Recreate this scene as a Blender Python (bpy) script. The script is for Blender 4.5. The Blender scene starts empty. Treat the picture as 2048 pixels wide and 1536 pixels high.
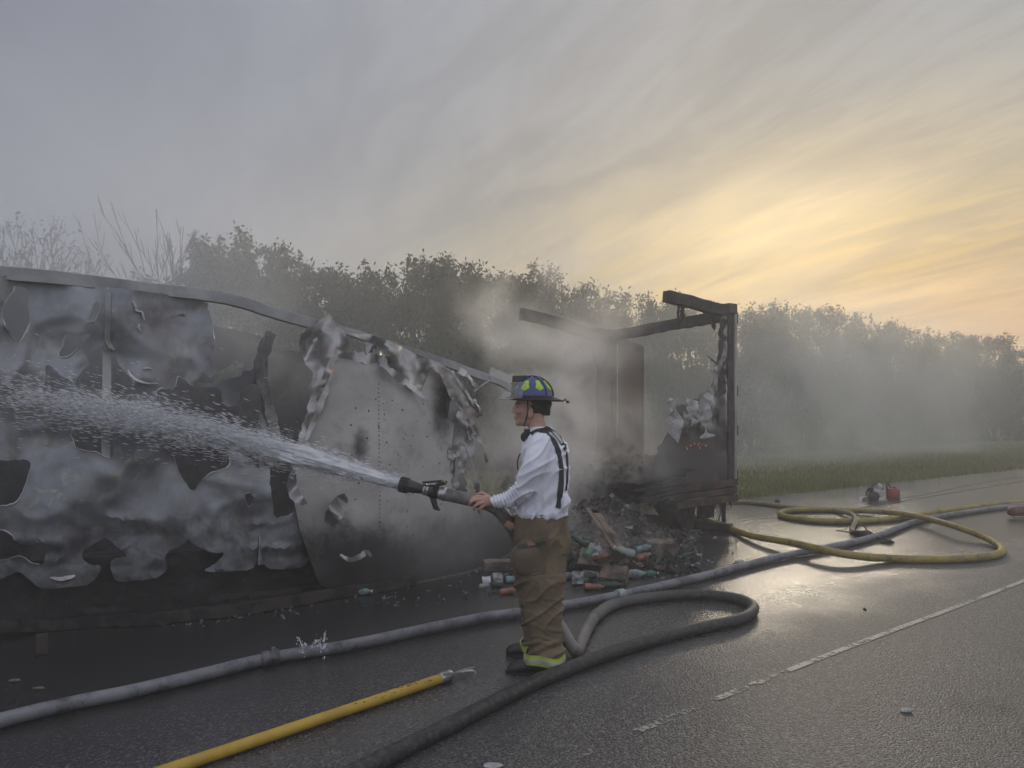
import bpy, math, random
import numpy as np
from mathutils import Vector, noise as mnoise
from mathutils.geometry import delaunay_2d_cdt
from mathutils.bvhtree import BVHTree

random.seed(7)
rng = np.random.default_rng(7)
C = bpy.context.scene.collection
SC = bpy.context.scene
R = math.radians

# ------------------------------------------------------------------ camera
F, CAMH, U0, V0 = 1420.0, 1.69, 1024.0, 815.0
cam = bpy.data.cameras.new('camera')
cam.sensor_width = 36.0
cam.lens = F / 2048 * 36
cam.shift_y = (V0 - 768) / 2048
cam.clip_start = 0.05
cam.clip_end = 1200
camo = bpy.data.objects.new('camera', cam)
camo.location = (0, 0, CAMH)
camo.rotation_euler = (R(90), 0, 0)
C.objects.link(camo)
SC.camera = camo

# ------------------------------------------------------------------ view, sampling
SC.view_settings.view_transform = 'Standard'
SC.view_settings.look = 'None'
SC.view_settings.gamma = 1
SC.view_settings.exposure = 0.45
SC.render.engine = 'CYCLES'
SC.cycles.use_denoising = True
SC.cycles.max_bounces = 8
SC.cycles.diffuse_bounces = 4
SC.cycles.glossy_bounces = 2
SC.cycles.transmission_bounces = 4
SC.cycles.transparent_max_bounces = 12
SC.cycles.volume_bounces = 3
SC.cycles.volume_step_rate = 1.6
SC.cycles.volume_max_steps = 64
SC.cycles.caustics_reflective = False
SC.cycles.caustics_refractive = False
SC.cycles.sample_clamp_indirect = 4

# ------------------------------------------------------------------ sky and sun
SUN_AZ, SUN_EL = 21.0, 11.5
world = bpy.data.worlds.new('World')
SC.world = world
world.use_nodes = True


class N:
    """small node-tree writer"""
    def __init__(self, nt):
        self.nt = nt
        nt.nodes.clear()

    def n(self, kind, **kw):
        nd = self.nt.nodes.new(kind)
        for k, v in kw.items():
            setattr(nd, k, v)
        return nd

    def put(self, sock, v):
        if isinstance(v, bpy.types.NodeSocket):
            self.nt.links.new(v, sock)
        elif v is not None:
            if sock.type == 'RGBA' and len(v) == 3:
                v = (*v, 1)
            sock.default_value = v

    def m(self, op, a, b=None, c=None, clamp=False):
        nd = self.n('ShaderNodeMath', operation=op, use_clamp=clamp)
        for i, x in enumerate((a, b, c)):
            if x is not None:
                self.put(nd.inputs[i], x)
        return nd.outputs[0]

    def vm(self, op, a, b=None):
        nd = self.n('ShaderNodeVectorMath', operation=op)
        self.put(nd.inputs[0], a)
        if b is not None:
            self.put(nd.inputs[1], b)
        return nd.outputs['Value'] if op in ('LENGTH', 'DOT_PRODUCT', 'DISTANCE') else nd.outputs[0]

    def mix(self, f, a, b, blend='MIX'):
        nd = self.n('ShaderNodeMix', data_type='RGBA', blend_type=blend)
        self.put(nd.inputs[0], f)
        self.put(nd.inputs[6], a)
        self.put(nd.inputs[7], b)
        return nd.outputs[2]

    def sstep(self, x, lo, hi, a=0.0, b=1.0):
        nd = self.n('ShaderNodeMapRange', interpolation_type='SMOOTHSTEP')
        self.put(nd.inputs[0], x)
        nd.inputs[1].default_value = lo
        nd.inputs[2].default_value = hi
        nd.inputs[3].default_value = a
        nd.inputs[4].default_value = b
        return nd.outputs[0]

    def noise(self, vec, scale, detail=4, rough=0.55, dist=0.0):
        nd = self.n('ShaderNodeTexNoise')
        if vec is not None:
            self.put(nd.inputs['Vector'], vec)
        nd.inputs['Scale'].default_value = scale
        nd.inputs['Detail'].default_value = detail
        nd.inputs['Roughness'].default_value = rough
        nd.inputs['Distortion'].default_value = dist
        return nd.outputs[0]

    def mapping(self, vec, loc=(0, 0, 0), rot=(0, 0, 0), scale=(1, 1, 1)):
        nd = self.n('ShaderNodeMapping')
        self.put(nd.inputs[0], vec)
        nd.inputs[1].default_value = loc
        nd.inputs[2].default_value = rot
        nd.inputs[3].default_value = scale
        return nd.outputs[0]


def build_world():
    w = N(world.node_tree)
    tc = w.n('ShaderNodeTexCoord').outputs['Generated']
    d = w.vm('NORMALIZE', tc)
    sep = w.n('ShaderNodeSeparateXYZ')
    w.put(sep.inputs[0], d)
    dz = w.m('MAXIMUM', sep.outputs[2], 0.0)
    sky = w.n('ShaderNodeTexSky', sky_type='NISHITA', sun_disc=False)
    sky.sun_elevation = R(SUN_EL)
    sky.sun_rotation = R(SUN_AZ)
    sky.dust_density = 4.0
    sky.altitude = 100
    bg1 = w.n('ShaderNodeBackground')
    w.put(bg1.inputs[0], sky.outputs[0])
    bg1.inputs[1].default_value = 0.05
    # cloud deck lit by the low sun
    # azimuth and elevation in degrees
    az = w.m('MULTIPLY', w.m('ARCTAN2', sep.outputs[0], sep.outputs[1]), 57.2958)
    el = w.m('MULTIPLY', w.m('ARCSINE', sep.outputs[2]), 57.2958)

    def blob(a0, aw, e0, ew):
        x = w.m('DIVIDE', w.m('SUBTRACT', az, a0), aw)
        y = w.m('DIVIDE', w.m('SUBTRACT', el, e0), ew)
        return w.m('EXPONENT', w.m('MULTIPLY', w.m('ADD', w.m('MULTIPLY', x, x), w.m('MULTIPLY', y, y)), -1.0))
    # plane of the cloud deck, streaks along azimuth -26 degrees
    inv = w.m('DIVIDE', 1.0, w.m('ADD', dz, 0.10))
    pl = w.vm('SCALE', d)
    w.put(pl.node.inputs['Scale'], inv)
    pl = w.mapping(w.mapping(pl, rot=(0, 0, R(-26))), scale=(1.0, 0.26, 0.0))
    warp = w.noise(pl, 1.6, 4)
    comb = w.n('ShaderNodeCombineXYZ')
    w.put(comb.inputs[0], w.m('MULTIPLY', w.m('SUBTRACT', warp, 0.5), 0.45))
    w.put(comb.inputs[1], w.m('MULTIPLY', w.m('SUBTRACT', warp, 0.5), 0.3))
    pl2 = w.vm('ADD', pl, comb.outputs[0])
    streak = w.noise(pl2, 6.0, 9, 0.66, 0.3)
    broad = w.noise(pl2, 1.1, 4, 0.5)
    st = w.sstep(streak, 0.36, 0.66)
    br = w.sstep(broad, 0.32, 0.68)
    # colours of the deck: blue grey away from the sun, warm round it, orange low down to its right
    base = w.mix(blob(24, 60, 12, 42), (0.55, 0.575, 0.67), (0.215, 0.217, 0.212))
    base = w.mix(w.m('MULTIPLY', blob(-48, 46, 22, 34), .9), base, (0.115, 0.128, 0.17))
    g1 = w.m('MULTIPLY', blob(24, 27, 9.5, 8.0), w.m('ADD', w.m('MULTIPLY', st, 0.40), 0.62), clamp=True)
    col = w.mix(g1, base, (0.36, 0.268, 0.078))
    g2 = w.m('MULTIPLY', blob(41, 27, 1.5, 8.5), 0.92)
    col = w.mix(g2, col, (0.52, 0.225, 0.04))
    lum = w.m('ADD', w.m('MULTIPLY', w.m('SUBTRACT', st, .5), 0.36), w.m('MULTIPLY', w.m('SUBTRACT', br, .5), 0.12))
    lum = w.m('ADD', w.m('MULTIPLY', lum, w.m('ADD', w.m('MULTIPLY', blob(26, 34, 14, 20), .85), .15)), 1.0)
    vm = w.vm('SCALE', col)
    w.put(vm.node.inputs['Scale'], lum)
    bg2 = w.n('ShaderNodeBackground')
    w.put(bg2.inputs[0], vm)
    bg2.inputs[1].default_value = 1.0
    mx = w.n('ShaderNodeMixShader')
    w.put(mx.inputs[0], w.m('ADD', w.m('MULTIPLY', br, 0.12), 0.84))
    w.put(mx.inputs[1], bg1.outputs[0])
    w.put(mx.inputs[2], bg2.outputs[0])
    out = w.n('ShaderNodeOutputWorld')
    w.put(out.inputs[0], mx.outputs[0])


build_world()

sun = bpy.data.lights.new('sun', 'SUN')
sun.energy = 1.5
sun.angle = R(12)
sun.color = (1.0, 0.86, 0.66)
suno = bpy.data.objects.new('sun', sun)
suno.location = (20, 40, 20)
sdir = Vector((math.sin(R(SUN_AZ)) * math.cos(R(SUN_EL)), math.cos(R(SUN_AZ)) * math.cos(R(SUN_EL)), math.sin(R(SUN_EL))))
suno.rotation_euler = sdir.to_track_quat('Z', 'Y').to_euler()
C.objects.link(suno)

# ------------------------------------------------------------------ places
TD = Vector((0.812, 0.584, 0)).normalized()      # along the trailer and the road, away to the right
TN = Vector((TD.y, -TD.x, 0))                     # out of the near wall, to the camera
TR = Vector((3.19, 10.2, 0))                      # near rear corner of the trailer


def P(u, v, y):
    return Vector(((u - U0) / F * y, y, CAMH + (V0 - v) / F * y))


def G(u, v, z=0.0):
    return P(u, v, (CAMH - z) * F / (v - V0))


def T(u, v, off=0.0):
    a = (u - U0) / F
    y = (TR.dot(TN) + off) / (a * TN.x + TN.y)
    return P(u, v, y)


# ------------------------------------------------------------------ mesh helpers
def catmull(pts, sub=6, closed=False):
    pts = [Vector(p) for p in pts]
    n = len(pts)
    out = []
    for i in range(n if closed else n - 1):
        p0 = pts[(i - 1) % n] if (closed or i > 0) else pts[0] * 2 - pts[1]
        p1, p2 = pts[i], pts[(i + 1) % n]
        p3 = pts[(i + 2) % n] if (closed or i + 2 < n) else pts[-1] * 2 - pts[-2]
        for k in range(sub):
            t = k / sub
            out.append(0.5 * ((2 * p1) + (p2 - p0) * t + (2 * p0 - 5 * p1 + 4 * p2 - p3) * t * t
                              + (3 * p1 - p0 - 3 * p2 + p3) * t * t * t))
    if not closed:
        out.append(pts[-1])
    return out


class MB:
    def __init__(self):
        self.v, self.f, self.attr = [], [], None

    def add(self, vs, fs):
        b = len(self.v)
        self.v += [Vector(x) for x in vs]
        self.f += [tuple(i + b for i in f) for f in fs]
        return self

    def hexa(self, p):      # 8 corners: bottom 4 then top 4
        return self.add(p, [(3, 2, 1, 0), (4, 5, 6, 7), (0, 1, 5, 4), (1, 2, 6, 5), (2, 3, 7, 6), (3, 0, 4, 7)])

    def box(self, c, ax, ay, az):   # half-axes vectors
        c, ax, ay, az = map(Vector, (c, ax, ay, az))
        q = [(-1, -1), (1, -1), (1, 1), (-1, 1)]
        return self.hexa([c + ax * i + ay * j - az for i, j in q] + [c + ax * i + ay * j + az for i, j in q])

    def bar(self, a, b, w, h, up=(0, 0, 1)):
        a, b = Vector(a), Vector(b)
        d = (b - a).normalized()
        s = d.cross(Vector(up)).normalized()
        u = s.cross(d)
        return self.box((a + b) / 2, (b - a) / 2, s * w / 2, u * h / 2)

    def tube(self, path, r, n=10, caps=True, flat=1.0, up=None):
        path = [Vector(p) for p in path]
        m = len(path)
        rs = r if hasattr(r, '__len__') else [r] * m
        t0 = (path[1] - path[0]).normalized()
        s = t0.orthogonal().normalized() if up is None else t0.cross(Vector(up)).normalized()
        vs, fs = [], []
        for i in range(m):
            t = (path[min(i + 1, m - 1)] - path[max(i - 1, 0)])
            t = t.normalized() if t.length > 1e-9 else t0
            if up is not None:
                s = t.cross(Vector(up))
                s = s.normalized() if s.length > 1e-4 else t.orthogonal().normalized()
            else:
                s = (s - t * s.dot(t))
                s = s.normalized() if s.length > 1e-6 else t.orthogonal().normalized()
            b = s.cross(t)
            for k in range(n):
                a = 2 * math.pi * k / n
                vs.append(path[i] + s * (math.cos(a) * rs[i]) + b * (math.sin(a) * rs[i] * flat))
        for i in range(m - 1):
            for k in range(n):
                k2 = (k + 1) % n
                fs.append((i * n + k, i * n + k2, (i + 1) * n + k2, (i + 1) * n + k))
        if caps:
            fs.append(tuple(range(n))[::-1])
            fs.append(tuple((m - 1) * n + k for k in range(n)))
        return self.add(vs, fs)

    def loft(self, rings, n=20, e=2.0):
        """rings: (centre, ax vector, ay vector) ; superellipse exponent e"""
        vs, fs = [], []
        for c, ax, ay in rings:
            c, ax, ay = Vector(c), Vector(ax), Vector(ay)
            for k in range(n):
                a = 2 * math.pi * k / n
                ca, sa = math.cos(a), math.sin(a)
                vs.append(c + ax * (abs(ca) ** (2 / e) * (1 if ca > 0 else -1)) + ay * (abs(sa) ** (2 / e) * (1 if sa > 0 else -1)))
        m = len(rings)
        for i in range(m - 1):
            for k in range(n):
                k2 = (k + 1) % n
                fs.append((i * n + k, i * n + k2, (i + 1) * n + k2, (i + 1) * n + k))
        fs.append(tuple(range(n))[::-1])
        fs.append(tuple((m - 1) * n + k for k in range(n)))
        return self.add(vs, fs)

    def ell(self, c, ax, ay, az, n=14, m=9):
        c, ax, ay, az = map(Vector, (c, ax, ay, az))
        vs, fs = [c - az], []
        for i in range(1, m):
            ph = -math.pi / 2 + math.pi * i / m
            for k in range(n):
                a = 2 * math.pi * k / n
                vs.append(c + ax * math.cos(ph) * math.cos(a) + ay * math.cos(ph) * math.sin(a) + az * math.sin(ph))
        vs.append(c + az)
        for k in range(n):
            fs.append((0, 1 + (k + 1) % n, 1 + k))
        for i in range(m - 2):
            for k in range(n):
                a, b = 1 + i * n + k, 1 + i * n + (k + 1) % n
                fs.append((a, b, b + n, a + n))
        last = len(vs) - 1
        for k in range(n):
            fs.append((last, last - n + k, last - n + (k + 1) % n))
        return self.add(vs, fs)

    def lathe(self, a, b, prof, n=14):
        """prof: (t along a->b, radius)"""
        a, b = Vector(a), Vector(b)
        return self.tube([a + (b - a) * t for t, _ in prof], [r for _, r in prof], n)

    def ribbon(self, path, w, th, nrm, wob=0.0, seed=0):
        """strip along path, width w (or list), thickness th, nrm = facing direction"""
        path = [Vector(p) for p in path]
        m = len(path)
        ws = w if hasattr(w, '__len__') else [w] * m
        vs, fs = [], []
        for i in range(m):
            t = (path[min(i + 1, m - 1)] - path[max(i - 1, 0)]).normalized()
            nn = Vector(nrm(i) if callable(nrm) else nrm)
            s = t.cross(nn).normalized()
            nn = s.cross(t).normalized()
            j1 = 1 + wob * mnoise.noise(Vector((i * .7, seed, 3)))
            j2 = 1 + wob * mnoise.noise(Vector((i * .7, seed, 9)))
            l, r = path[i] - s * ws[i] / 2 * j1, path[i] + s * ws[i] / 2 * j2
            vs += [l - nn * th / 2, r - nn * th / 2, r + nn * th / 2, l + nn * th / 2]
        for i in range(m - 1):
            for k in range(4):
                k2 = (k + 1) % 4
                fs.append((i * 4 + k, i * 4 + k2, i * 4 + 4 + k2, i * 4 + 4 + k))
        fs.append((3, 2, 1, 0))
        fs.append(tuple(m * 4 - 4 + k for k in range(4)))
        return self.add(vs, fs)


def wloc(o):
    p = Vector(o.location)
    while o.parent:
        o = o.parent
        p += Vector(o.location)
    return p


def tag(o, label=None, cat=None, group=None, kind=None):
    if label:
        o['label'] = label
    if cat:
        o['category'] = cat
    if group:
        o['group'] = group
    if kind:
        o['kind'] = kind
    return o


def thing(name, label, cat, loc, group=None):
    o = bpy.data.objects.new(name, None)
    o.empty_display_size = 0.1
    o.location = loc
    C.objects.link(o)
    return tag(o, label, cat, group)


def finish(name, me, m, parent=None, base=None):
    if m is not None:
        me.materials.append(m)
    o = bpy.data.objects.new(name, me)
    if parent is not None:
        o.parent = parent
    elif base is not None:
        o.location = base
    C.objects.link(o)
    return o


def part(name, mb, m, parent=None, smooth=True, base=None, bevel=0.0, label=None):
    """vertices are world positions; stored relative to the parent or the base"""
    off = wloc(parent) if parent is not None else Vector(base if base is not None else (0, 0, 0))
    me = bpy.data.meshes.new(name)
    me.from_pydata([tuple(v - off) for v in mb.v], [], mb.f)
    me.validate()
    me.update()
    import bmesh
    bm = bmesh.new()
    bm.from_mesh(me)
    bmesh.ops.recalc_face_normals(bm, faces=bm.faces)
    bm.to_mesh(me)
    bm.free()
    if mb.attr is not None and len(mb.attr) == len(me.vertices):
        a = me.attributes.new('soot', 'FLOAT', 'POINT')
        a.data.foreach_set('value', mb.attr)
    if smooth:
        me.shade_smooth()
        me.set_sharp_from_angle(angle=R(40))
    o = finish(name, me, m, parent, base)
    if bevel > 0:
        b = o.modifiers.new('bevel', 'BEVEL')
        b.width = bevel
        b.segments = 2
        b.limit_method = 'ANGLE'
    if label:
        o['label'] = label
    return o


def fused(name, mb, m, parent, voxel=0.006, smooth_it=4, wrinkle=None):
    """union of closed shapes as ONE continuous skin"""
    off = wloc(parent)
    me = bpy.data.meshes.new(name)
    me.from_pydata([tuple(v - off) for v in mb.v], [], mb.f)
    o = bpy.data.objects.new('temporary', me)
    C.objects.link(o)
    rm = o.modifiers.new('r', 'REMESH')
    rm.mode = 'VOXEL'
    rm.voxel_size = voxel
    sm = o.modifiers.new('s', 'SMOOTH')
    sm.iterations = smooth_it
    sm.factor = 0.5
    dg = bpy.context.evaluated_depsgraph_get()
    me2 = bpy.data.meshes.new_from_object(o.evaluated_get(dg))
    bpy.data.objects.remove(o)
    bpy.data.meshes.remove(me)
    me2.name = name
    if wrinkle:
        n = len(me2.vertices)
        co = np.empty(n * 3)
        no = np.empty(n * 3)
        me2.vertices.foreach_get('co', co)
        me2.vertex_normals.foreach_get('vector', no)
        co, no = co.reshape(-1, 3), no.reshape(-1, 3)
        d = np.array([wrinkle(Vector(c) + off) for c in co])
        co += no * d[:, None]
        me2.vertices.foreach_set('co', co.ravel())
    me2.shade_smooth()
    return finish(name, me2, m, parent)


def bvh_of(o):
    off = wloc(o)
    me = o.data
    return BVHTree.FromPolygons([Vector(v.co) + off for v in me.vertices], [tuple(p.vertices) for p in me.polygons])


def hit(bvh, u, v):
    """where the sight line through (u, v) meets a surface: point, normal"""
    o = Vector((0, 0, CAMH))
    d = (P(u, v, 1.0) - o).normalized()
    p, nrm, _, _ = bvh.ray_cast(o, d)
    return p, nrm


def inside(p, poly):
    x, y = p
    c = False
    j = len(poly) - 1
    for i in range(len(poly)):
        xi, yi = poly[i]
        xj, yj = poly[j]
        if (yi > y) != (yj > y) and x < (xj - xi) * (y - yi) / (yj - yi) + xi:
            c = not c
        j = i
    return c


def rough_poly(poly, step, amp, seed):
    """resample an outline and give it a torn edge"""
    out = []
    n = len(poly)
    for i in range(n):
        a, b = Vector(poly[i]), Vector(poly[(i + 1) % n])
        L = (b - a).length
        k = max(1, int(L / step))
        for j in range(k):
            p = a + (b - a) * (j / k)
            w = mnoise.noise_vector(Vector((p.x * .11, p.y * .11, seed))) + 0.6 * mnoise.noise_vector(Vector((p.x * .35, p.y * .35, seed + 5)))
            out.append((p.x + w.x * amp, p.y + w.y * amp))
    return out


def sheet(outer, holes, place, spacing=11, thick=0.004, step=7, amp=2.0, seed=0, soot=None):
    """metal sheet cut to a torn outline with burnt-through holes. place(u, v) -> world point"""
    loops = [rough_poly(outer, step, amp, seed)] + [rough_poly(h, step, amp, seed + i + 1) for i, h in enumerate(holes)]
    vs, es = [], []
    for lp in loops:
        b = len(vs)
        vs += [Vector(p) for p in lp]
        es += [(b + i, b + (i + 1) % len(lp)) for i in range(len(lp))]
    xs = [p[0] for p in loops[0]]
    ys = [p[1] for p in loops[0]]
    x = min(xs)
    row = 0
    while x < max(xs):
        y = min(ys) + (spacing / 2 if row % 2 else 0)
        while y < max(ys):
            p = (x + random.uniform(-.2, .2) * spacing, y + random.uniform(-.2, .2) * spacing)
            if inside(p, loops[0]) and not any(inside(p, h) for h in loops[1:]):
                vs.append(Vector(p))
            y += spacing
        x += spacing * .87
        row += 1
    co, _, fs, _, _, _ = delaunay_2d_cdt(vs, es, [], 0, 1e-4)
    keep = []
    for f in fs:
        c = sum((co[i] for i in f), Vector((0, 0))) / len(f)
        if inside(c, loops[0]) and not any(inside(c, h) for h in loops[1:]):
            keep.append(tuple(f))
    used = sorted({i for f in keep for i in f})
    idx = {o: k for k, o in enumerate(used)}
    mb = MB()
    front = [Vector(place(co[i].x, co[i].y)) for i in used]
    tris = [tuple(idx[i] for i in f) for f in keep]
    # vertex normals, then a back layer at real thickness
    nr = [Vector((0, 0, 0)) for _ in front]
    for f in tris:
        nn = (front[f[1]] - front[f[0]]).cross(front[f[2]] - front[f[0]])
        for i in f:
            nr[i] += nn
    for i, nn in enumerate(nr):
        nn = nn.normalized() if nn.length > 0 else TN
        nr[i] = nn if nn.dot(Vector((0, 0, CAMH)) - front[i]) > 0 else -nn
    n = len(front)
    back = [p - q * thick for p, q in zip(front, nr)]
    cnt = {}
    for f in tris:
        for k in range(3):
            e = (f[k], f[(k + 1) % 3])
            cnt[tuple(sorted(e))] = cnt.get(tuple(sorted(e)), 0) + 1
    fs2 = list(tris) + [tuple(i + n for i in f[::-1]) for f in tris]
    for (a, b), c in cnt.items():
        if c == 1:
            fs2.append((a, b, b + n, a + n))
    mb.add(front + back, fs2)
    s = [soot(co[i].x, co[i].y) if soot else 0.3 for i in used]
    mb.attr = s + [min(1, x + .3) for x in s]
    return mb


def fbm(x, y, z=0.0, o=3):
    a, s, t = 1.0, 0.0, 0.0
    for _ in range(o):
        s += a * mnoise.noise(Vector((x, y, z)))
        t += a
        a *= .5
        x, y, z = x * 2.03, y * 2.03, z + 7.1
    return s / t


def ridge(x, y, z=0.0):
    return max(0.0, 1 - 2.6 * abs(mnoise.noise(Vector((x, y, z))))) ** 2


# ------------------------------------------------------------------ materials
def pbr(name, c1, c2=None, scale=8, rough=0.6, metal=0.0, bump=0.0, bscale=60, thr=(0.4, 0.6), rough2=None, spec=0.5,
        coat=0.0, sheen=0.0, stretch=(1, 1, 1), detail=5):
    m = bpy.data.materials.new(name)
    m.use_nodes = True
    g = N(m.node_tree)
    b = g.n('ShaderNodeBsdfPrincipled')
    o = g.n('ShaderNodeOutputMaterial')
    g.put(o.inputs[0], b.outputs[0])
    tc = g.mapping(g.n('ShaderNodeTexCoord').outputs['Object'], scale=stretch)
    if c2 is not None:
        f = g.sstep(g.noise(tc, scale, detail), thr[0], thr[1])
        g.put(b.inputs['Base Color'], g.mix(f, c1, c2))
        if rough2 is not None:
            g.put(b.inputs['Roughness'], g.m('ADD', g.m('MULTIPLY', f, rough2 - rough), rough))
        else:
            b.inputs['Roughness'].default_value = rough
    else:
        b.inputs['Base Color'].default_value = (*c1, 1)
        b.inputs['Roughness'].default_value = rough
    b.inputs['Metallic'].default_value = metal
    b.inputs['Specular IOR Level'].default_value = spec
    b.inputs['Coat Weight'].default_value = coat
    b.inputs['Sheen Weight'].default_value = sheen
    if bump > 0:
        bn = g.n('ShaderNodeBump')
        bn.inputs['Strength'].default_value = bump
        bn.inputs['Distance'].default_value = 0.01
        g.put(bn.inputs['Height'], g.noise(tc, bscale, 4))
        g.put(b.inputs['Normal'], bn.outputs[0])
    return m


def burnt_metal(name, clean, tarnish, sootc, metal=0.75, rough=0.42, warm=None, lo=0.25, hi=0.85, blot=0.9):
    """aluminium skin: bright bare metal, oxide film and soot; the soot follows the stain stored on the mesh"""
    m = bpy.data.materials.new(name)
    m.use_nodes = True
    g = N(m.node_tree)
    b = g.n('ShaderNodeBsdfPrincipled')
    o = g.n('ShaderNodeOutputMaterial')
    g.put(o.inputs[0], b.outputs[0])
    tc = g.n('ShaderNodeTexCoord').outputs['Object']
    n1 = g.noise(tc, 1.7, 5, 0.6, 0.6)
    n2 = g.noise(tc, 7, 6, 0.65, 1.0)
    n3 = g.noise(g.mapping(tc, scale=(1, 1, .25)), 22, 5, 0.7)
    at = g.n('ShaderNodeAttribute', attribute_name='soot').outputs['Fac']
    col = g.mix(g.sstep(n1, .38, .62), clean, tarnish)
    if warm:
        col = g.mix(g.m('MULTIPLY', g.sstep(n2, .52, .7), 0.6), col, warm)
    s = g.m('ADD', at, g.m('MULTIPLY', g.m('SUBTRACT', n2, 0.5), blot))
    s = g.m('ADD', s, g.m('MULTIPLY', g.m('SUBTRACT', n3, 0.5), 0.25))
    s = g.sstep(s, lo, hi)
    g.put(b.inputs['Base Color'], g.mix(s, col, sootc))
    g.put(b.inputs['Metallic'], g.m('MULTIPLY', g.m('SUBTRACT', 1.0, s), metal))
    g.put(b.inputs['Roughness'], g.m('ADD', g.m('MULTIPLY', n2, .25), rough - .1))
    bn = g.n('ShaderNodeBump')
    bn.inputs['Strength'].default_value = 0.15
    bn.inputs['Distance'].default_value = 0.02
    g.put(bn.inputs['Height'], g.noise(tc, 14, 5))
    g.put(b.inputs['Normal'], bn.outputs[0])
    return m


def leaf_mat(name, c1, c2, tr=0.35):
    m = bpy.data.materials.new(name)
    m.use_nodes = True
    g = N(m.node_tree)
    geo = g.n('ShaderNodeNewGeometry').outputs['Random Per Island']
    col = g.mix(geo, c1, c2)
    d = g.n('ShaderNodeBsdfDiffuse')
    t = g.n('ShaderNodeBsdfTranslucent')
    g.put(d.inputs[0], col)
    g.put(t.inputs[0], g.mix(0.5, col, (0.06, 0.085, 0.025)))
    x = g.n('ShaderNodeMixShader')
    x.inputs[0].default_value = tr
    g.put(x.inputs[1], d.outputs[0])
    g.put(x.inputs[2], t.outputs[0])
    o = g.n('ShaderNodeOutputMaterial')
    g.put(o.inputs[0], x.outputs[0])
    return m


def volume_mat(name, color, dens, aniso=0.2, het=True, nscale=1.0, lo=0.35, hi=0.7, edge=1.0, absorb=None, stretch=(1, 1, 1), seed=0):
    m = bpy.data.materials.new(name)
    m.use_nodes = True
    g = N(m.node_tree)
    v = g.n('ShaderNodeVolumePrincipled')
    v.inputs['Color'].default_value = (*color, 1)
    v.inputs['Anisotropy'].default_value = aniso
    if het:
        tcn = g.n('ShaderNodeTexCoord')
        gen = g.vm('MULTIPLY', g.vm('SUBTRACT', tcn.outputs['Generated'], (.5, .5, .5)), (2, 2, 2))
        r = g.vm('LENGTH', gen)
        fall = g.sstep(r, 1.0, 1.0 - edge)
        geo = g.n('ShaderNodeNewGeometry').outputs['Position']
        nz = g.noise(g.mapping(geo, loc=(seed, seed * .7, seed * .3), scale=stretch), nscale, 5, 0.58, 0.5)
        nz = g.sstep(nz, lo, hi)
        g.put(v.inputs['Density'], g.m('MULTIPLY', g.m('MULTIPLY', fall, nz), dens))
    else:
        v.inputs['Density'].default_value = dens
    o = g.n('ShaderNodeOutputMaterial')
    g.put(o.inputs['Volume'], v.outputs[0])
    return m


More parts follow.
